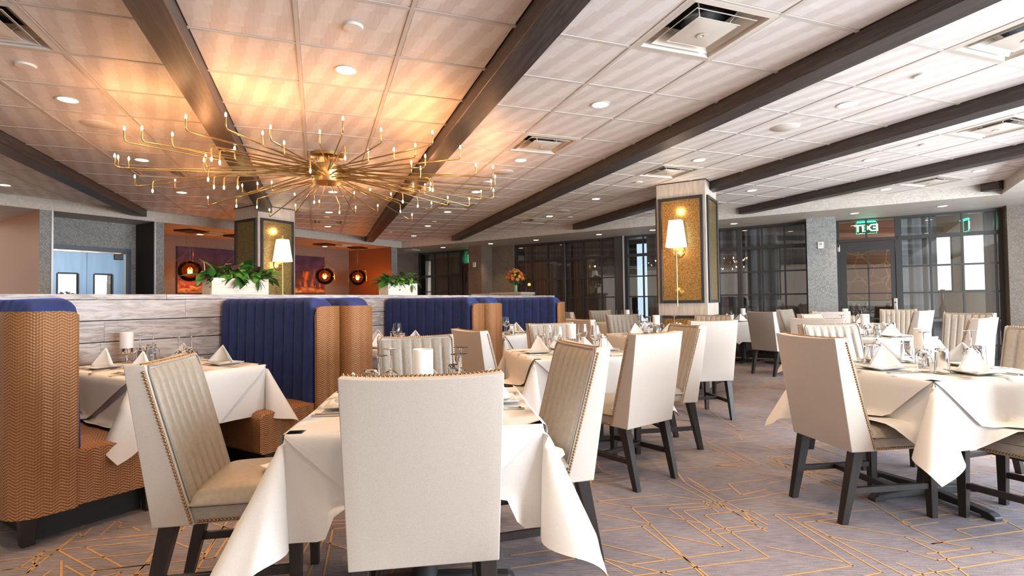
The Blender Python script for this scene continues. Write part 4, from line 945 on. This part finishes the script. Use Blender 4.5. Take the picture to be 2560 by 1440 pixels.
def setting(key, side, word, h, inverted=True, cut=True, tum=True, wineg=True, nap=True, tw=0, plate_o=None):
    x, y, r, hx, hy = TABLES[key]; a = r+side*pi/2; o = Vector((cos(a), sin(a), 0)); rt = Vector((-o.y, o.x, 0))   # rt: the diner's right hand
    c = Vector((x, y, ZS)); po = (plate_o or h-.15); face = a - pi/2 + tw
    tn = TN[key]; at = 'at %s place, %s' % (word, tn)
    P = c+o*po
    place(plate, P, face+.1*tw, 'square white side plate ' + at, 'side plates')
    if nap: place(napkin, P+Vector((0, 0, .0195)), face+.35*((side*7+len(key)) % 3-1), 'white peaked napkin ' + at, 'peaked napkins')
    if cut:
        for k, d in enumerate((-.150, -.178)): place(fork, P+rt*d+o*(.01*k), a+pi/2, ('inner' if k == 0 else 'outer') + ' steel fork ' + at, 'steel forks')
        for k, d in enumerate((.145, .170)): place(knife, P+rt*d+o*(.008*k), a+pi/2, ('inner' if k == 0 else 'outer') + ' steel knife ' + at, 'steel knives')
    if tum: place(tumbi, c+o*(po-.16)+rt*.235, 0, 'upturned clear tumbler ' + at, 'water tumblers')
    if wineg: place(winei if inverted else wine, c+o*(po-.135)+rt*.150, 0, ('upturned' if inverted else 'upright') + ' clear wine glass ' + at, 'wine glasses')
def lamp(key, dx=0, dy=0):
    x, y, r, hx, hy = TABLES[key]; p = Matrix.Rotation(r, 3, 'Z') @ Vector((dx, dy, 0))
    place(candle, (x+p.x, y+p.y, ZS), 0, 'frosted glass table lamp on chrome stem, on the ' + TN[key], 'frosted table lamps')
    q = Matrix.Rotation(r, 3, 'Z') @ Vector((dx+.07, dy+.03, 0)); place(shaker, (x+q.x, y+q.y, ZS), 0, 'small salt shaker, ' + TN[key], 'shakers')
for key, inv_ in (('near', True), ('mid', False), ('right', True), ('row', True), ('col', True)):
    for s, w in ((2, 'left'), (3, 'camera side'), (0, 'right'), (1, 'far')): setting(key, s, w, .45, inv_, cut=True)
    lamp(key)
for key in ('far', 'back', 'exit'):
    for s, w in ((2, 'left'), (3, 'camera side'), (0, 'right'), (1, 'far')): setting(key, s, w, .45, True, cut=False)
    lamp(key)
x, y, r, hx, hy = TABLES['back']; place(carafe, (x-.28, y-.12, ZS), 0, 'clear water carafe on the table at the windows right of the column')
# booth tables: two places along each bench (sides 0 and 2), lamp at the wall
def booth_setting(key, inv_):
    x, y, r, hx, hy = TABLES[key]; R3 = Matrix.Rotation(r, 3, 'Z'); tn = TN[key]
    for sx, sw in ((-1, 'left bench'), (1, 'right bench')):
        for yy, yw in ((-.34, 'aisle'), (.22, 'wall')):
            def at(px_, py_, z=ZS): p = R3 @ Vector((px_, py_, 0)); return (x+p.x, y+p.y, z)
            lab = '%s end, %s, %s' % (yw, sw, tn); rz = r + (-pi/2 if sx > 0 else pi/2)
            place(plate, at(sx*.27, yy), rz, 'square white plate ' + lab, 'side plates'); place(napkin, at(sx*.27, yy, ZS+.0195), rz+.25*sx, 'white peaked napkin ' + lab, 'peaked napkins')
            place(tumbi, at(sx*.1, yy+sx*.16), 0, 'upturned tumbler ' + lab, 'water tumblers'); place(winei if inv_ else wine, at(sx*.07, yy+sx*.06), 0, ('upturned' if inv_ else 'upright') + ' wine glass ' + lab, 'wine glasses')
            for k in range(2):
                place(fork, at(sx*(.27+.01*k), yy-sx*(.13+.024*k)), rz+pi, ('inner' if k == 0 else 'outer')+' fork ' + lab, 'steel forks'); place(knife, at(sx*(.27+.01*k), yy+sx*(.125+.024*k)), rz+pi, ('inner' if k == 0 else 'outer')+' knife ' + lab, 'steel knives')
    p = R3 @ Vector((-.02, .50, 0)); place(candle, (x+p.x, y+p.y, ZS), 0, 'frosted glass table lamp by the plank wall on the ' + tn, 'frosted table lamps')
booth_setting('booth1', True); booth_setting('booth2', False); booth_setting('booth3', False)

# ---------------------------------------------------------------- chandelier
HUB = Vector((-1.98, 5.72, 0))
ARMS = [(-.88,-1.8,2.42,1),(-.75,-1.8,2.42,1),(-.6,-1.68,2.41,1),(-.32,-1.97,2.44,1),(-.02,-2.0,2.44,1),(-1.43,-1.16,2.4,1),(-1.43,-1.12,2.4,1),(-1.38,-1.06,2.4,1),(-1.76,-.45,2.39,1),(-1.51,-.21,2.41,1),(-.27,-1.4,2.38,1),(-.61,-1.22,2.37,1),(-.7,-1.09,2.37,1),(-1.1,.36,2.47,1),(-.93,.37,2.49,1),(-.78,.4,2.51,1),(-1.62,.58,2.38,1),(-1.24,1.35,2.36,1),(-.74,.95,2.48,1),(-.88,1.32,2.41,1),(-.55,1.28,2.45,1),(.53,-1.69,2.41,1),(.77,-1.89,2.44,1),(.99,-1.66,2.43,1),(1.37,-1.55,2.44,1),(1.19,-1.31,2.41,1),(1.0,-1.26,2.39,1),(.78,-1.25,2.38,1),(1.23,-1.05,2.39,1),(1.08,-.91,2.37,1),(1.13,-.71,2.37,1),(1.65,-.64,2.41,1),(1.81,-.55,2.41,1),(1.82,-.2,2.4,1),(1.77,.01,2.4,1),(1.78,.43,2.39,1),(1.63,.53,2.4,1),(1.46,.92,2.39,1),(1.19,.93,2.41,1),(.93,1.29,2.41,1),(.57,1.84,2.35,1),(1.03,.16,2.4,1),(1.11,.05,2.39,1),(1.55,-1.16,2.43,1),(.9,.16,2.4,1),(-.02,1.05,2.51,1),(.22,.92,2.52,1),(.46,1.01,2.48,1),(-.16,1.59,2.42,1),(.16,1.53,2.43,1),(.09,-1.68,2.41,1),(.2,-1.79,2.42,1),(.19,-1.53,2.38,1),(-.29,-1.7,2.41,-1),(-.26,-1.64,2.4,-1),(-.59,-1.22,2.37,-1),(-.68,-.97,2.36,-1),(-.58,-.99,2.35,-1),(-.41,-1.08,2.33,-1),(-1.24,.5,2.46,-1),(-1.09,.69,2.48,-1),(-.42,.75,2.54,-1),(.37,-1.46,2.37,-1),(-1.44,-.66,2.4,-1),(.71,-1.65,2.42,-1),(.89,-.37,2.32,-1),(.86,.66,2.46,-1),(.55,1.14,2.48,-1),(1.22,-.73,2.37,-1),(1.24,-.68,2.37,-1),(-.26,1.21,2.49,-1)]
ch = thing('chandelier', 'large brass starburst chandelier with many thin bent arms and tiny orange bulbs', 'chandelier', HUB)
MB().lathe([(.0, CE), (.175, CE), (.175, CE-.035), (.168, CE-.04), (0, CE-.04)], 40).build('canopy', M_BRASS, ch, smooth=40)
for k in range(4): a = k*pi/2+.5; MB().tube([(.1*cos(a), .1*sin(a), CE-.04), (.1*cos(a), .1*sin(a), 2.69)], .006, 8).build('hanger_rod', M_BRASS, ch, smooth=60)
MB().lathe([(0, 2.69), (.148, 2.69), (.152, 2.686), (.152, 2.505), (.148, 2.50), (0, 2.50)], 48).build('drum', M_BRASS, ch, smooth=40)
MB().lathe([(.006, 2.47), (.006, 2.50)], 8).build('finial', M_BRASS, ch, smooth=40)
rr_ = random.Random(3)
for i, (dx, dy, zb, s) in enumerate(ARMS):
    L = hypot(dx, dy); d = Vector((dx/L, dy/L, 0)); z0 = 2.53+.135*((i*0.618) % 1); R = .035
    p0 = d*.14+Vector((0, 0, z0)); end = d*L+Vector((0, 0, zb)); dv = (end-p0).normalized()
    pts = [p0, end-dv*R]
    upd = Vector((0, 0, s))
    for k in range(1, 5):
        t_ = k/4; pts.append((end-dv*R)*(1-t_)**2 + 2*t_*(1-t_)*end + t_*t_*(end+upd*R))
    pts.append(end+upd*.085)
    arm = MB().tube(pts, .0062, 7).build('arm', M_BRASS, ch, smooth=60)
    tip = end+upd*.1
    MB().lathe([(.004, -.018), (.0065, -.010), (.0078, .0), (.006, .009), (.002, .018)], 10, tip).build('bulb', M_BULB, arm, smooth=80)
    if i % 2 == 0: point_light('bulb_light', tip+upd*.02, 1.7, (1.0, .40, .14), .012, ch)

# ---------------------------------------------------------------- ceiling fixtures
def make_down():
    t = thing('downlight', '', 'ceiling light')
    MB().lathe([(.062, .0), (.076, -.002), (.078, -.005), (.066, -.006), (.056, .004), (.056, .03)], 24, cap=False).build('trim_ring', M_WHITE, t, smooth=50)
    MB().lathe([(0, -.0035), (.058, -.003)], 20, cap=False).build('lens', M_LENS, t); return t
down = make_down(); down['used'] = 0
DL = [(3.81,.19),(5.03,-1.82),(3.84,2.2),(3.2,4.19),(6.88,-1.82),(8.71,-1.82),(8.8,-3.86),(8.08,.21),(9.91,.19),(11.75,.2),(12.91,2.19),(11.15,2.19),(9.32,2.19),(7.5,2.19),(5.66,2.19),(7.49,4.18),(9.29,4.17),(5.04,4.18),(6.25,6.14),(4.42,6.15),(4.38,8.09),(5.59,8.08)]
words = ['above the chandelier, nearest one in its bay', 'at the upper left, in the orange lit bay', 'left of the big upper diffuser', 'right of the centre, between two beams', 'seen through the left chandelier arms', 'below the left chandelier arms', 'cut off at the left edge', 'just under the chandelier drum', 'below the chandelier drum, second down', 'over the alcove, below the small diffuser', 'nearest the inner soffit corner', 'second from the inner soffit corner', 'third from the inner soffit corner', 'behind the right chandelier arm tips', 'beside the centre diffuser', 'left of the column, midway along its bay', 'left of the column, farthest in its bay', 'right of the diffuser above the column', 'just right of the column top', 'in the second bay from the right', 'at the far right above the short beam', 'left of the far right diffuser']
def spot(loc, power, color=(1, .70, .40), size=radians(95), blend=.7):
    l = bpy.data.lights.new('downlight_beam', 'SPOT'); l.energy = power; l.color = color; l.spot_size = size; l.spot_blend = blend; l.shadow_soft_size = .05
    o = bpy.data.objects.new('downlight_beam', l); COL.objects.link(o); o.location = loc; return o
for (u, v), w in zip(DL, words):
    place(down, uv(u, v, CE), 0, 'small round recessed ceiling light ' + w, 'downlights in the tiles'); spot(uv(u, v, CE-.02), 52)
DS = [((10.97,-6.32), 'in the soffit over the left curtained window'), ((10.93,-4.69), 'in the soffit near the dark window post'), ((10.95,-3.49), 'in the soffit just left of the column'), ((11.02,-1.91), 'in the soffit right of the column'), ((10.99,.06), 'in the soffit before the exit door'), ((11.02,1.26), 'in the soffit before the right window'), ((5.7,-11.17), 'in the alcove beside the first pendant'), ((8.77,-11.21), 'in the alcove beside the third pendant'), ((10.88,-9.11), 'in the soffit before the dark host window'), ((10.93,-7.61), 'in the soffit above the flower vase')]
for (a, b), w in DS: place(down, ab(a, b, SO), 0, 'small round recessed light ' + w, 'downlights in the soffits'); spot(ab(a, b, SO-.02), 34)
# downlights of the same grid behind the camera and outside the frame
for u, v in ((2.0, .19), (.2, .19), (2.0, 2.2), (.4, 2.2), (1.4, 4.19), (-1.2, .19), (3.2, -1.82), (1.4, -1.82), (-.8, 2.2), (5.04, -3.86), (3.2, -3.86), (2.6, 6.15)):
    place(down, uv(u, v, CE), 0, 'recessed ceiling light outside the picture, above the camera side', 'downlights above the camera'); spot(uv(u, v, CE-.02), 52)
def make_disc(name, r, mat, cat, h):
    t = thing(name, '', cat); MB().lathe([(r*1.06, 0), (r*1.06, -.004), (r, -h), (0, -h-.002)], 32, cap=False).build('cover', mat, t, smooth=40); MB().lathe([(r*1.12, .0), (r*1.12, -.003), (r, -.004)], 32, cap=False).build('rim', M_WHITE, t, smooth=40); return t
cap = make_disc('sprinkler_cap', .052, M_WHITE, 'sprinkler', .012); cap['used'] = 0
for (u, v), w in zip([(3.19,.2),(4.39,-1.82),(2.59,4.17),(6.25,4.15),(9.28,4.6),(3.78,6.1),(6.84,2.15),(10.53,2.19),(12.34,1.55),(10.45,.15)], ['above the chandelier', 'at the upper left in the orange bay', 'at the upper right between beams', 'just left of the column top', 'far along the bay left of the column', 'right of the centre in the second right bay', 'right of the chandelier arm tips', 'beyond the right chandelier arms', 'near the inner soffit corner', 'above the small alcove diffuser']):
    place(cap, uv(u, v, CE), 0, 'small flat white ceiling disc ' + w, 'sprinkler covers')
spk = make_disc('ceiling_speaker', .115, M_DIFF, 'speaker', .008); spk['used'] = 0
for (u, v), w in zip([(3.82,4.18),(5.64,-1.82),(9.92,-1.84),(6.25,2.19),(8.67,4.16),(12.34,2.16)], ['in the bay above the column', 'left of the chandelier tips', 'left of the chandelier column top', 'right of the chandelier', 'far left of the column in its bay', 'near the inner soffit corner']):
    place(spk, uv(u, v, CE), 0, 'round flush ceiling speaker ' + w, 'ceiling speakers')
def make_diffuser():
    t = thing('air_diffuser', '', 'vent'); h = .298
    def fr(w0, z0, w1, z1, th=.0):
        m = MB(); vs = [(sx*w, sy*w, z) for w, z in ((w0, z0), (w1, z1)) for sx, sy in ((-1, -1), (1, -1), (1, 1), (-1, 1))]; m.add(vs, [(k, (k+1) % 4, 4+(k+1) % 4, 4+k) for k in range(4)]); return m
    m = fr(h, -.002, .262, -.006); m.v += fr(.262, -.006, .24, .05).v; m.f += [tuple(i+8 for i in f) for f in fr(1, 0, 1, 0).f]
    m.v += fr(.24, .05, .16, .085).v; m.f += [tuple(i+16 for i in f) for f in fr(1, 0, 1, 0).f]; o = m.build('pan', M_DIFF, t, fix=False); o.modifiers.new('thick', 'SOLIDIFY').thickness = .002
    for w1, w0, z1, z0, n in ((.215, .15, -.004, .045, 'cone'), (.15, .06, -.010, .03, 'core')):
        m = fr(w1, z1, w0, z0)
        if n == 'core': m.add([(-w0, -w0, z0), (w0, -w0, z0), (w0, w0, z0), (-w0, w0, z0)], [(0, 1, 2, 3)])
        o = m.build('square_'+n, M_DIFF, t, fix=False); o.modifiers.new('thick', 'SOLIDIFY').thickness = .003
    m = MB().add([(-.15, -.15, -.0095), (.15, -.15, -.0095), (.15, .15, -.0095), (-.15, .15, -.0095)], [(3, 2, 1, 0)]); 
    mm = MB(); mm.grid(lambda s, q: (-.15+.3*s, -.15+.3*q, -.010-.012*(1-max(abs(2*s-1), abs(2*q-1))**2)), 10, 10); mm.build('face_plate', M_DIFF, t, smooth=60, fix=False)
    MB().lathe([(.03, -.024), (.032, -.026), (.012, -.027), (.010, -.022), (0, -.022)], 20, cap=False).build('hub_disc', M_DIFF, t, smooth=40)
    MB().lathe([(.125, .05), (.125, .22), (0, .23)], 20, cap=False).build('duct', M_DUCT, t, smooth=40)
    for k in range(4): a = k*pi/2+pi/4; MB().tube([(.14*cos(a), .14*sin(a), .0), (.2*cos(a), .2*sin(a), .075)], .004, 6).build('strut', M_WHITE, t)
    return t
diff = make_diffuser(); diff['used'] = 0
dw = ['at the top centre right, largest', 'right of the chandelier at the centre', 'cut off at the upper right corner', 'just above the lit column', 'at the right edge, second from the top', 'at the far right above the short beam', 'cut off at the upper left corner', 'behind the left chandelier arms', 'over the alcove below the chandelier', 'behind the right chandelier arm tips', 'far left of the column in its bay', 'just right of the column top']
for (u, v), w in zip(DIFF, dw): place(diff, uv(u, v, CE), ANG_V, 'square white air diffuser in the tiles ' + w, 'ceiling air diffusers')
for a, b, w in ((5.72, -10.75, 'beside the first pendant'), (8.83, -10.6, 'beside the third pendant'), (10.79, -10.13, 'before the dark host window')):
    o = place(diff, ab(a, b, SO-.03), ANG_A, 'square air diffuser in the soffit ' + w, 'soffit air diffusers'); o.scale = (.6, .6, .5)

# ---------------------------------------------------------------- pendants in the alcove
def make_pendant():
    t = thing('pendant_lamp', '', 'lamp')
    MB().box(-.19, .19, -.19, .19, -.03, 0).build('canopy', noisy('dark_bronze', sr(74, 52, 38), sr(92, 66, 48), 8, .4, .8), t, bevel=.004)
    R = .215; zc = -.78
    pts = [(.03, zc+.2)] + [(R*cos(a), zc+R*.98*sin(a)) for a in [radians(x) for x in (64, 50, 35, 18, 0, -18, -35, -52, -68, -82)]] + [(.002, zc-R*.98)]
    g = MB().lathe(pts, 32, cap=False).build('glass_globe', M_AMBER, t, smooth=60, fix=True); g.modifiers.new('thick', 'SOLIDIFY').thickness = .004
    MB().tube([(0, 0, -.03), (0, 0, zc+.08)], .004, 8).build('cord', M_STEEL, t)
    MB().lathe([(.012, zc+.08), (.018, zc+.07), (.018, zc+.03), (.012, zc+.02)], 14).build('socket', M_ROSE, t, smooth=40)
    MB().ball((0, 0, zc-.025), .042, 16, 10).build('bulb', M_PBULB, t, smooth=80)
    for s in (-1, 1):
        MB().tube([(s*.075, 0, -.03), (s*.075, 0, -.42)], .0028, 6).build('suspension_cable', M_ROSE, t)
        MB().ball((s*.075, 0, -.24), .011, 8, 6).build('cable_joint', M_ROSE, t, smooth=80)
        m = MB()
        for e in (-1, 1):
            m.tube([(s*.075, 0, -.42), (s*.20, e*.13, zc+.17)], .005, 6); m.tube([(s*.205, e*.13, zc+.17), (s*.225, e*.14, zc-.12), (s*.20, e*.12, zc-.14)], .004, 6)
        m.tube([(s*.205, -.13, zc+.17), (s*.205, .13, zc+.17)], .004, 6); m.build('strap', M_ROSE, t, smooth=40)
    point_light('pendant_light', (0, 0, zc-.025), 48, (1, .46, .15), .045, t); return t
pend = make_pendant(); pend['used'] = 0
for a, b, w in ((5.28, -10.72, 'nearest the kitchen doors, before the bridge canvas'), (6.25, -10.77, 'half hidden by the lit column edge'), (8.41, -10.76, 'second from the alcove end wall'), (9.42, -10.75, 'nearest the bronze end wall')):
    place(pend, ab(a, b, SO), ANG_A+.35, 'amber glass globe pendant lamp ' + w, 'amber pendant lamps')

# ---------------------------------------------------------------- signs, thermostats
def text_mesh(s, size, ext, mirror=False):
    c = bpy.data.curves.new('exit_text', 'FONT'); c.body = s; c.size = size; c.extrude = ext; c.align_x = 'CENTER'; c.align_y = 'CENTER'; c.offset = .004
    o = bpy.data.objects.new('exit_text', c); COL.objects.link(o); dg = bpy.context.evaluated_depsgraph_get(); me = bpy.data.meshes.new_from_object(o.evaluated_get(dg)); bpy.data.objects.remove(o)
    if mirror: me.transform(Matrix.Diagonal((-1, 1, 1, 1)))
    me.transform(Matrix.Rotation(pi/2, 4, 'X')); me.materials.clear(); me.materials.append(M_EXITW); return me
def exit_sign(label, loc, rz, mirror):
    t = thing('exit_sign', label, 'sign', loc, rz)
    ac = pane_glass('exit_acrylic', (.55, 1.0, .75)); MB().box(-.16, .16, -.004, .004, -.21, 0).build('acrylic_panel', ac, t)
    e = MB(); e.box(-.162, .162, -.005, .005, -.214, -.21); e.box(-.163, -.159, -.005, .005, -.21, 0); e.box(.159, .163, -.005, .005, -.21, 0); e.build('glowing_edge', M_EXIT, t)
    MB().box(-.15, .15, -.02, .02, -.006, .02).build('lamp_housing', M_EXIT, t)
    obj('exit_lettering', text_mesh('EXIT', .185, .002, mirror), t, (0, -.007, -.115))
    point_light('exit_glow', (0, -.05, -.1), .5, (.1, 1, .5), .05, t); return t
exit_sign('green lit hanging sign reading EXIT backwards, in the transom over the glass door', ab(12.12, .25, 2.60), ANG_B, True)
exit_sign('green lit exit sign seen nearly edge on behind the right window', ab(12.6, 1.75, 2.56), ANG_A+.2, False)
exit_sign('green lit exit sign seen edge on over the dark host door', ab(12.1, -9.1, 2.5), ANG_A+.12, False)
def thermostat(loc, rz, label):
    t = thing('thermostat', label, 'thermostat', loc, rz); MB().box(-.045, .045, -.022, 0, -.06, .06).build('body', M_WHITE, t, bevel=.006); MB().box(-.026, .026, -.0235, -.02, .0, .04).build('display', M_TRIMGREY, t)
    m = MB(); [m.box(-.026+.02*k, -.014+.02*k, -.024, -.02, -.035, -.025) for k in range(3)]; m.build('button', M_TRIMGREY, t)
thermostat(ab(11.2, -.47, 2.14), ANG_B, 'white square thermostat on the pale damask pillar'); thermostat(ab(11.07, -8.22, 2.15), ANG_B, 'white thermostat on the brown pillar behind the flower vase')

# ---------------------------------------------------------------- planters on the partition cap
M_LEAFS = [noisy('leaf_green_%d' % i, sr(*a), sr(*b), 30, .42) for i, (a, b) in enumerate((((30, 72, 30), (52, 104, 44)), ((44, 98, 34), (86, 142, 52)), ((52, 78, 62), (92, 118, 88)), ((64, 40, 44), (96, 66, 58))))]
M_MOSS = noisy('moss', sr(76, 128, 34), sr(124, 172, 54), 60, .9, bump=.6)
M_CONE = noisy('pine_cone', sr(52, 34, 26), sr(84, 56, 40), 60, .7)
M_PLANTER = wood('whitewashed_planter', sr(206, 194, 172), sr(224, 214, 196), sr(236, 228, 214), (.6, 6, 6), 3, .6)
def leaf_mesh(L, w, fold, droop, mat, name='leaf'):
    m = MB(); prof = [(0, .05), (.2, .7), (.45, 1), (.7, .75), (.9, .3), (1, .02)]; vs = []
    for t_, ww in prof:
        z = -droop*t_*t_*L; vs += [(-w*ww, L*t_, z+fold*w*ww), (0, L*t_, z), (w*ww, L*t_, z+fold*w*ww)]
    m.add(vs, [(3*i+k, 3*i+k+1, 3*i+k+4, 3*i+k+3) for i in range(len(prof)-1) for k in range(2)]); return m.mesh(name, mat, smooth=80, fix=False)
LEAVES = [leaf_mesh(.15, .030, .35, .3, M_LEAFS[0]), leaf_mesh(.13, .034, .3, .45, M_LEAFS[1]), leaf_mesh(.12, .028, .3, .2, M_LEAFS[2]), leaf_mesh(.17, .018, .3, .5, M_LEAFS[0]), leaf_mesh(.11, .026, .3, .1, M_LEAFS[3]), leaf_mesh(.12, .022, .4, .3, M_LEAFS[1])]
def moss_mesh(r):
    m = MB(); R_ = random.Random(5); m.ball((0, 0, 0), r, 14, 9); m.v = [tuple(Vector(p)*(1+.10*(R_.random()-.5))) for p in m.v]
    for k in range(160):
        d = Vector((R_.gauss(0, 1), R_.gauss(0, 1), R_.gauss(0, 1))).normalized(); q = d*r*.96; s = d.orthogonal().normalized()*.0035; m.add([q-s, q+s, q+d*.018+Vector((R_.random()-.5, R_.random()-.5, R_.random()-.5))*.012], [(0, 1, 2)])
    return m.mesh('moss_ball', M_MOSS, smooth=80, fix=False)
MOSS = moss_mesh(.065)
def cone_mesh():
    m = MB()
    for r in range(6):
        z = -.03+.012*r; rad = .030*(1-abs(r-2)/5)
        for k in range(8):
            a = 2*pi*k/8+.4*r; d = Vector((cos(a), sin(a), 0)); n = Vector((-sin(a), cos(a), 0)); m.add([d*rad*.3+n*.006+Vector((0, 0, z)), d*rad*.3-n*.006+Vector((0, 0, z)), d*rad*1.15-n*.009+Vector((0, 0, z+.012)), d*rad*1.15+n*.009+Vector((0, 0, z+.012))], [(0, 1, 2, 3)])
    m.ball((0, 0, 0), .022, 8, 6); return m.mesh('pine_cone', M_CONE, fix=False)
CONE = cone_mesh()
def planter(a0, a1, label, seed, n, h=.155, tr=True):
    R_ = random.Random(seed); L = a1-a0; t = thing('planter', label, 'planter', ab((a0+a1)/2, B0-.13, 1.295), ANG_A)
    b = MB(); d = .085; b.box(-L/2, L/2, -d, -d+.014, 0, h); b.box(-L/2, L/2, d-.014, d, 0, h); b.box(-L/2, -L/2+.014, -d+.014, d-.014, 0, h); b.box(L/2-.014, L/2, -d+.014, d-.014, 0, h); b.box(-L/2+.014, L/2-.014, -d+.014, d-.014, h-.03, h-.02); b.build('planter_box', M_PLANTER, t, bevel=.002, bseg=1)
    for i in range(n):
        x = R_.uniform(-L/2*1.02, L/2*1.02); y = R_.uniform(-.08, .06); z = h + R_.uniform(-.02, .10)*(1-abs(x)/(L*.8)); az = atan2(y-.02, x*.6)-pi/2+R_.uniform(-.9, .9) if R_.random() < .75 else R_.random()*6.3
        el = R_.uniform(-.35, 1.15); k = R_.choice((0, 0, 1, 1, 2, 3, 3, 4, 5))
        o = obj('leaf', LEAVES[k], t, (x, y, z), rot=(el, R_.uniform(-.6, .6), az)); s = R_.uniform(.75, 1.25); o.scale = (s, s, s)
    for i in range(int(L/.13)+2):
        x = R_.uniform(-L/2+.06, L/2-.05); o = obj('moss_ball', MOSS, t, (x, R_.uniform(-.085, -.02), h+R_.uniform(.0, .04)), rot=(R_.random(), R_.random(), R_.random())); s = R_.uniform(.6, 1.0); o.scale = (s, s, s)
    for i in range(5): obj('pine_cone', CONE, t, (R_.uniform(-L/2+.04, L/2-.04), -.075, h+R_.uniform(.04, .1)), rot=(1.2, R_.uniform(-.5, .5), R_.random()*3))
    if tr:   # drooping sprig over the front edge
        for k, (ax, az_, el) in enumerate(((0, .6, -.9), (0, -.1, -1.3), (0, -.8, -.9), (0, 1.3, -.5), (0, 2.4, .2))):
            obj('leaf', LEAVES[3], t, (L/2-.12, -.1, h-.02), rot=(el, 0, pi+az_)).scale = (.6, .6, .6)
    return t
planter(2.60, 3.16, 'whitewashed planter of mixed green leaves and moss, before the lit column', 11, 150)
planter(4.78, 5.31, 'whitewashed planter of greenery farther along the partition cap', 23, 120)

# ---------------------------------------------------------------- host station with flowers
hs = thing('service_station', 'pale wood two level host station behind the far end of the partition', 'cabinet', ab(9.38, -6.15), ANG_B)
m = MB(); m.box(-.36, .36, 0, .5, 0, 1.33); m.build('tall_cabinet', M_COLW, hs, bevel=.003, bseg=1); MB().box(-.40, .40, -.03, .53, 1.33, 1.385).build('tall_top', M_COLW, hs, bevel=.003, bseg=1)
f = MB(); f.box(-.33, .33, -.004, .002, 1.26, 1.275); f.box(-.33, -.32, -.004, .002, .2, 1.26); f.box(.32, .33, -.004, .002, .2, 1.26); f.build('reveal_line', M_BLACK, hs); MB().box(-.31, .31, -.008, .002, .2, 1.25).build('front_panel', M_COLW, hs, bevel=.002, bseg=1)
MB().box(-.86, -.36, 0, .5, 0, 1.31).build('low_cabinet', M_COLW, hs, bevel=.003, bseg=1); MB().box(-.90, -.40, -.03, .53, 1.31, 1.365).build('low_top', M_COLW, hs, bevel=.003, bseg=1)
MB().box(-.80, -.40, -.006, .002, .2, 1.22).build('low_panel', M_COLW, hs)
vz = thing('flower_vase', 'round bouquet of orange and yellow blossoms in a green glass vase', 'flowers', ab(9.55, -6.02, 1.386) , 0)
MB().lathe([(.045, 0), (.05, .004), (.04, .06), (.05, .15), (.058, .155), (.05, .15), (.036, .06), (.04, .012), (0, .01)], 20, cap=False).build('vase', simple('green_vase', sr(120, 150, 104), .25), vz, smooth=50)
BL_M = [simple('blossom_orange', sr(236, 120, 52), .6), simple('blossom_coral', sr(240, 150, 96), .6), simple('blossom_yellow', sr(244, 190, 72), .6), simple('blossom_cream', sr(240, 216, 140), .6)]
def blossom(mat):
    m = MB(); R_ = random.Random(2)
    for ring, (r, z, n) in enumerate(((.038, .0, 8), (.026, .012, 6), (.014, .02, 4))):
        for k in range(n):
            a = 2*pi*k/n+.3*ring; d = Vector((cos(a), sin(a), 0)); q = Vector((-sin(a), cos(a), 0)); c0 = Vector((0, 0, z-.008))
            m.add([c0, d*r*.6+q*r*.4+Vector((0, 0, z)), d*r+Vector((0, 0, z+.010)), d*r*.6-q*r*.4+Vector((0, 0, z))], [(0, 1, 2, 3)])
    m.ball((0, 0, 0), .016, 6, 5); return m.mesh('blossom', mat, fix=False)
BLS = [blossom(m_) for m_ in BL_M]; R_ = random.Random(9)
for i in range(62):
    th, ph = R_.uniform(-.25, 1.5), R_.random()*2*pi; d = Vector((cos(th)*cos(ph), cos(th)*sin(ph), sin(th))); p = Vector((0, 0, .30))+Vector((d.x*.19, d.y*.19, d.z*.17))*R_.uniform(.8, 1.05)
    o = obj('blossom', BLS[R_.choice((0, 0, 1, 1, 2, 3)) if d.z < .75 else R_.choice((1, 2, 3))], vz, p); o.rotation_euler = d.to_track_quat('Z', 'Y').to_euler(); s = R_.uniform(.8, 1.25); o.scale = (s, s, s)
for i in range(46):
    th, ph = R_.uniform(-.5, 1.2), R_.random()*2*pi; d = Vector((cos(th)*cos(ph), cos(th)*sin(ph), sin(th))); o = obj('leaf', LEAVES[R_.choice((0, 1, 5))], vz, Vector((0, 0, .27))+d*.08); o.rotation_euler = d.to_track_quat('Y', 'Z').to_euler(); o.scale = (.8, .8, .8)
m = MB(); [m.tube([(.01*cos(k), .01*sin(k), .02), (.05*cos(k*2.1), .05*sin(k*2.1), .3)], .003, 5) for k in range(8)]; m.build('flower_stem', M_LEAFS[1], vz)

# brown glass bottles on a sill behind the right window
for k, (b, s) in enumerate(((1.0, .9), (1.16, 1.0), (1.42, 1.05))):
    o = MB().lathe([(0, 0), (.06, 0), (.075, .05), (.07, .14), (.03, .24), (.026, .42), (.034, .5), (.03, .5), (0, .49)], 20, cap=False).build('brown_bottle', simple('brown_bottle_glass', sr(70, 36, 22), .12), None, ab(12.75, b, .78), 0, smooth=50); o.scale = (s, s, s)
    tag(o, 'tall brown bottle shaped vase behind the right window, ' + ('leftmost', 'middle', 'rightmost')[k] + ' of three', 'vase')
tag(AB(12.6, 12.95, .8, 1.75, .72, .78, AB(12.7, 12.85, 1.1, 1.5, 0, .72)).build('console_table', M_BLACK), 'dark console table under the brown vases behind the right window', 'table')
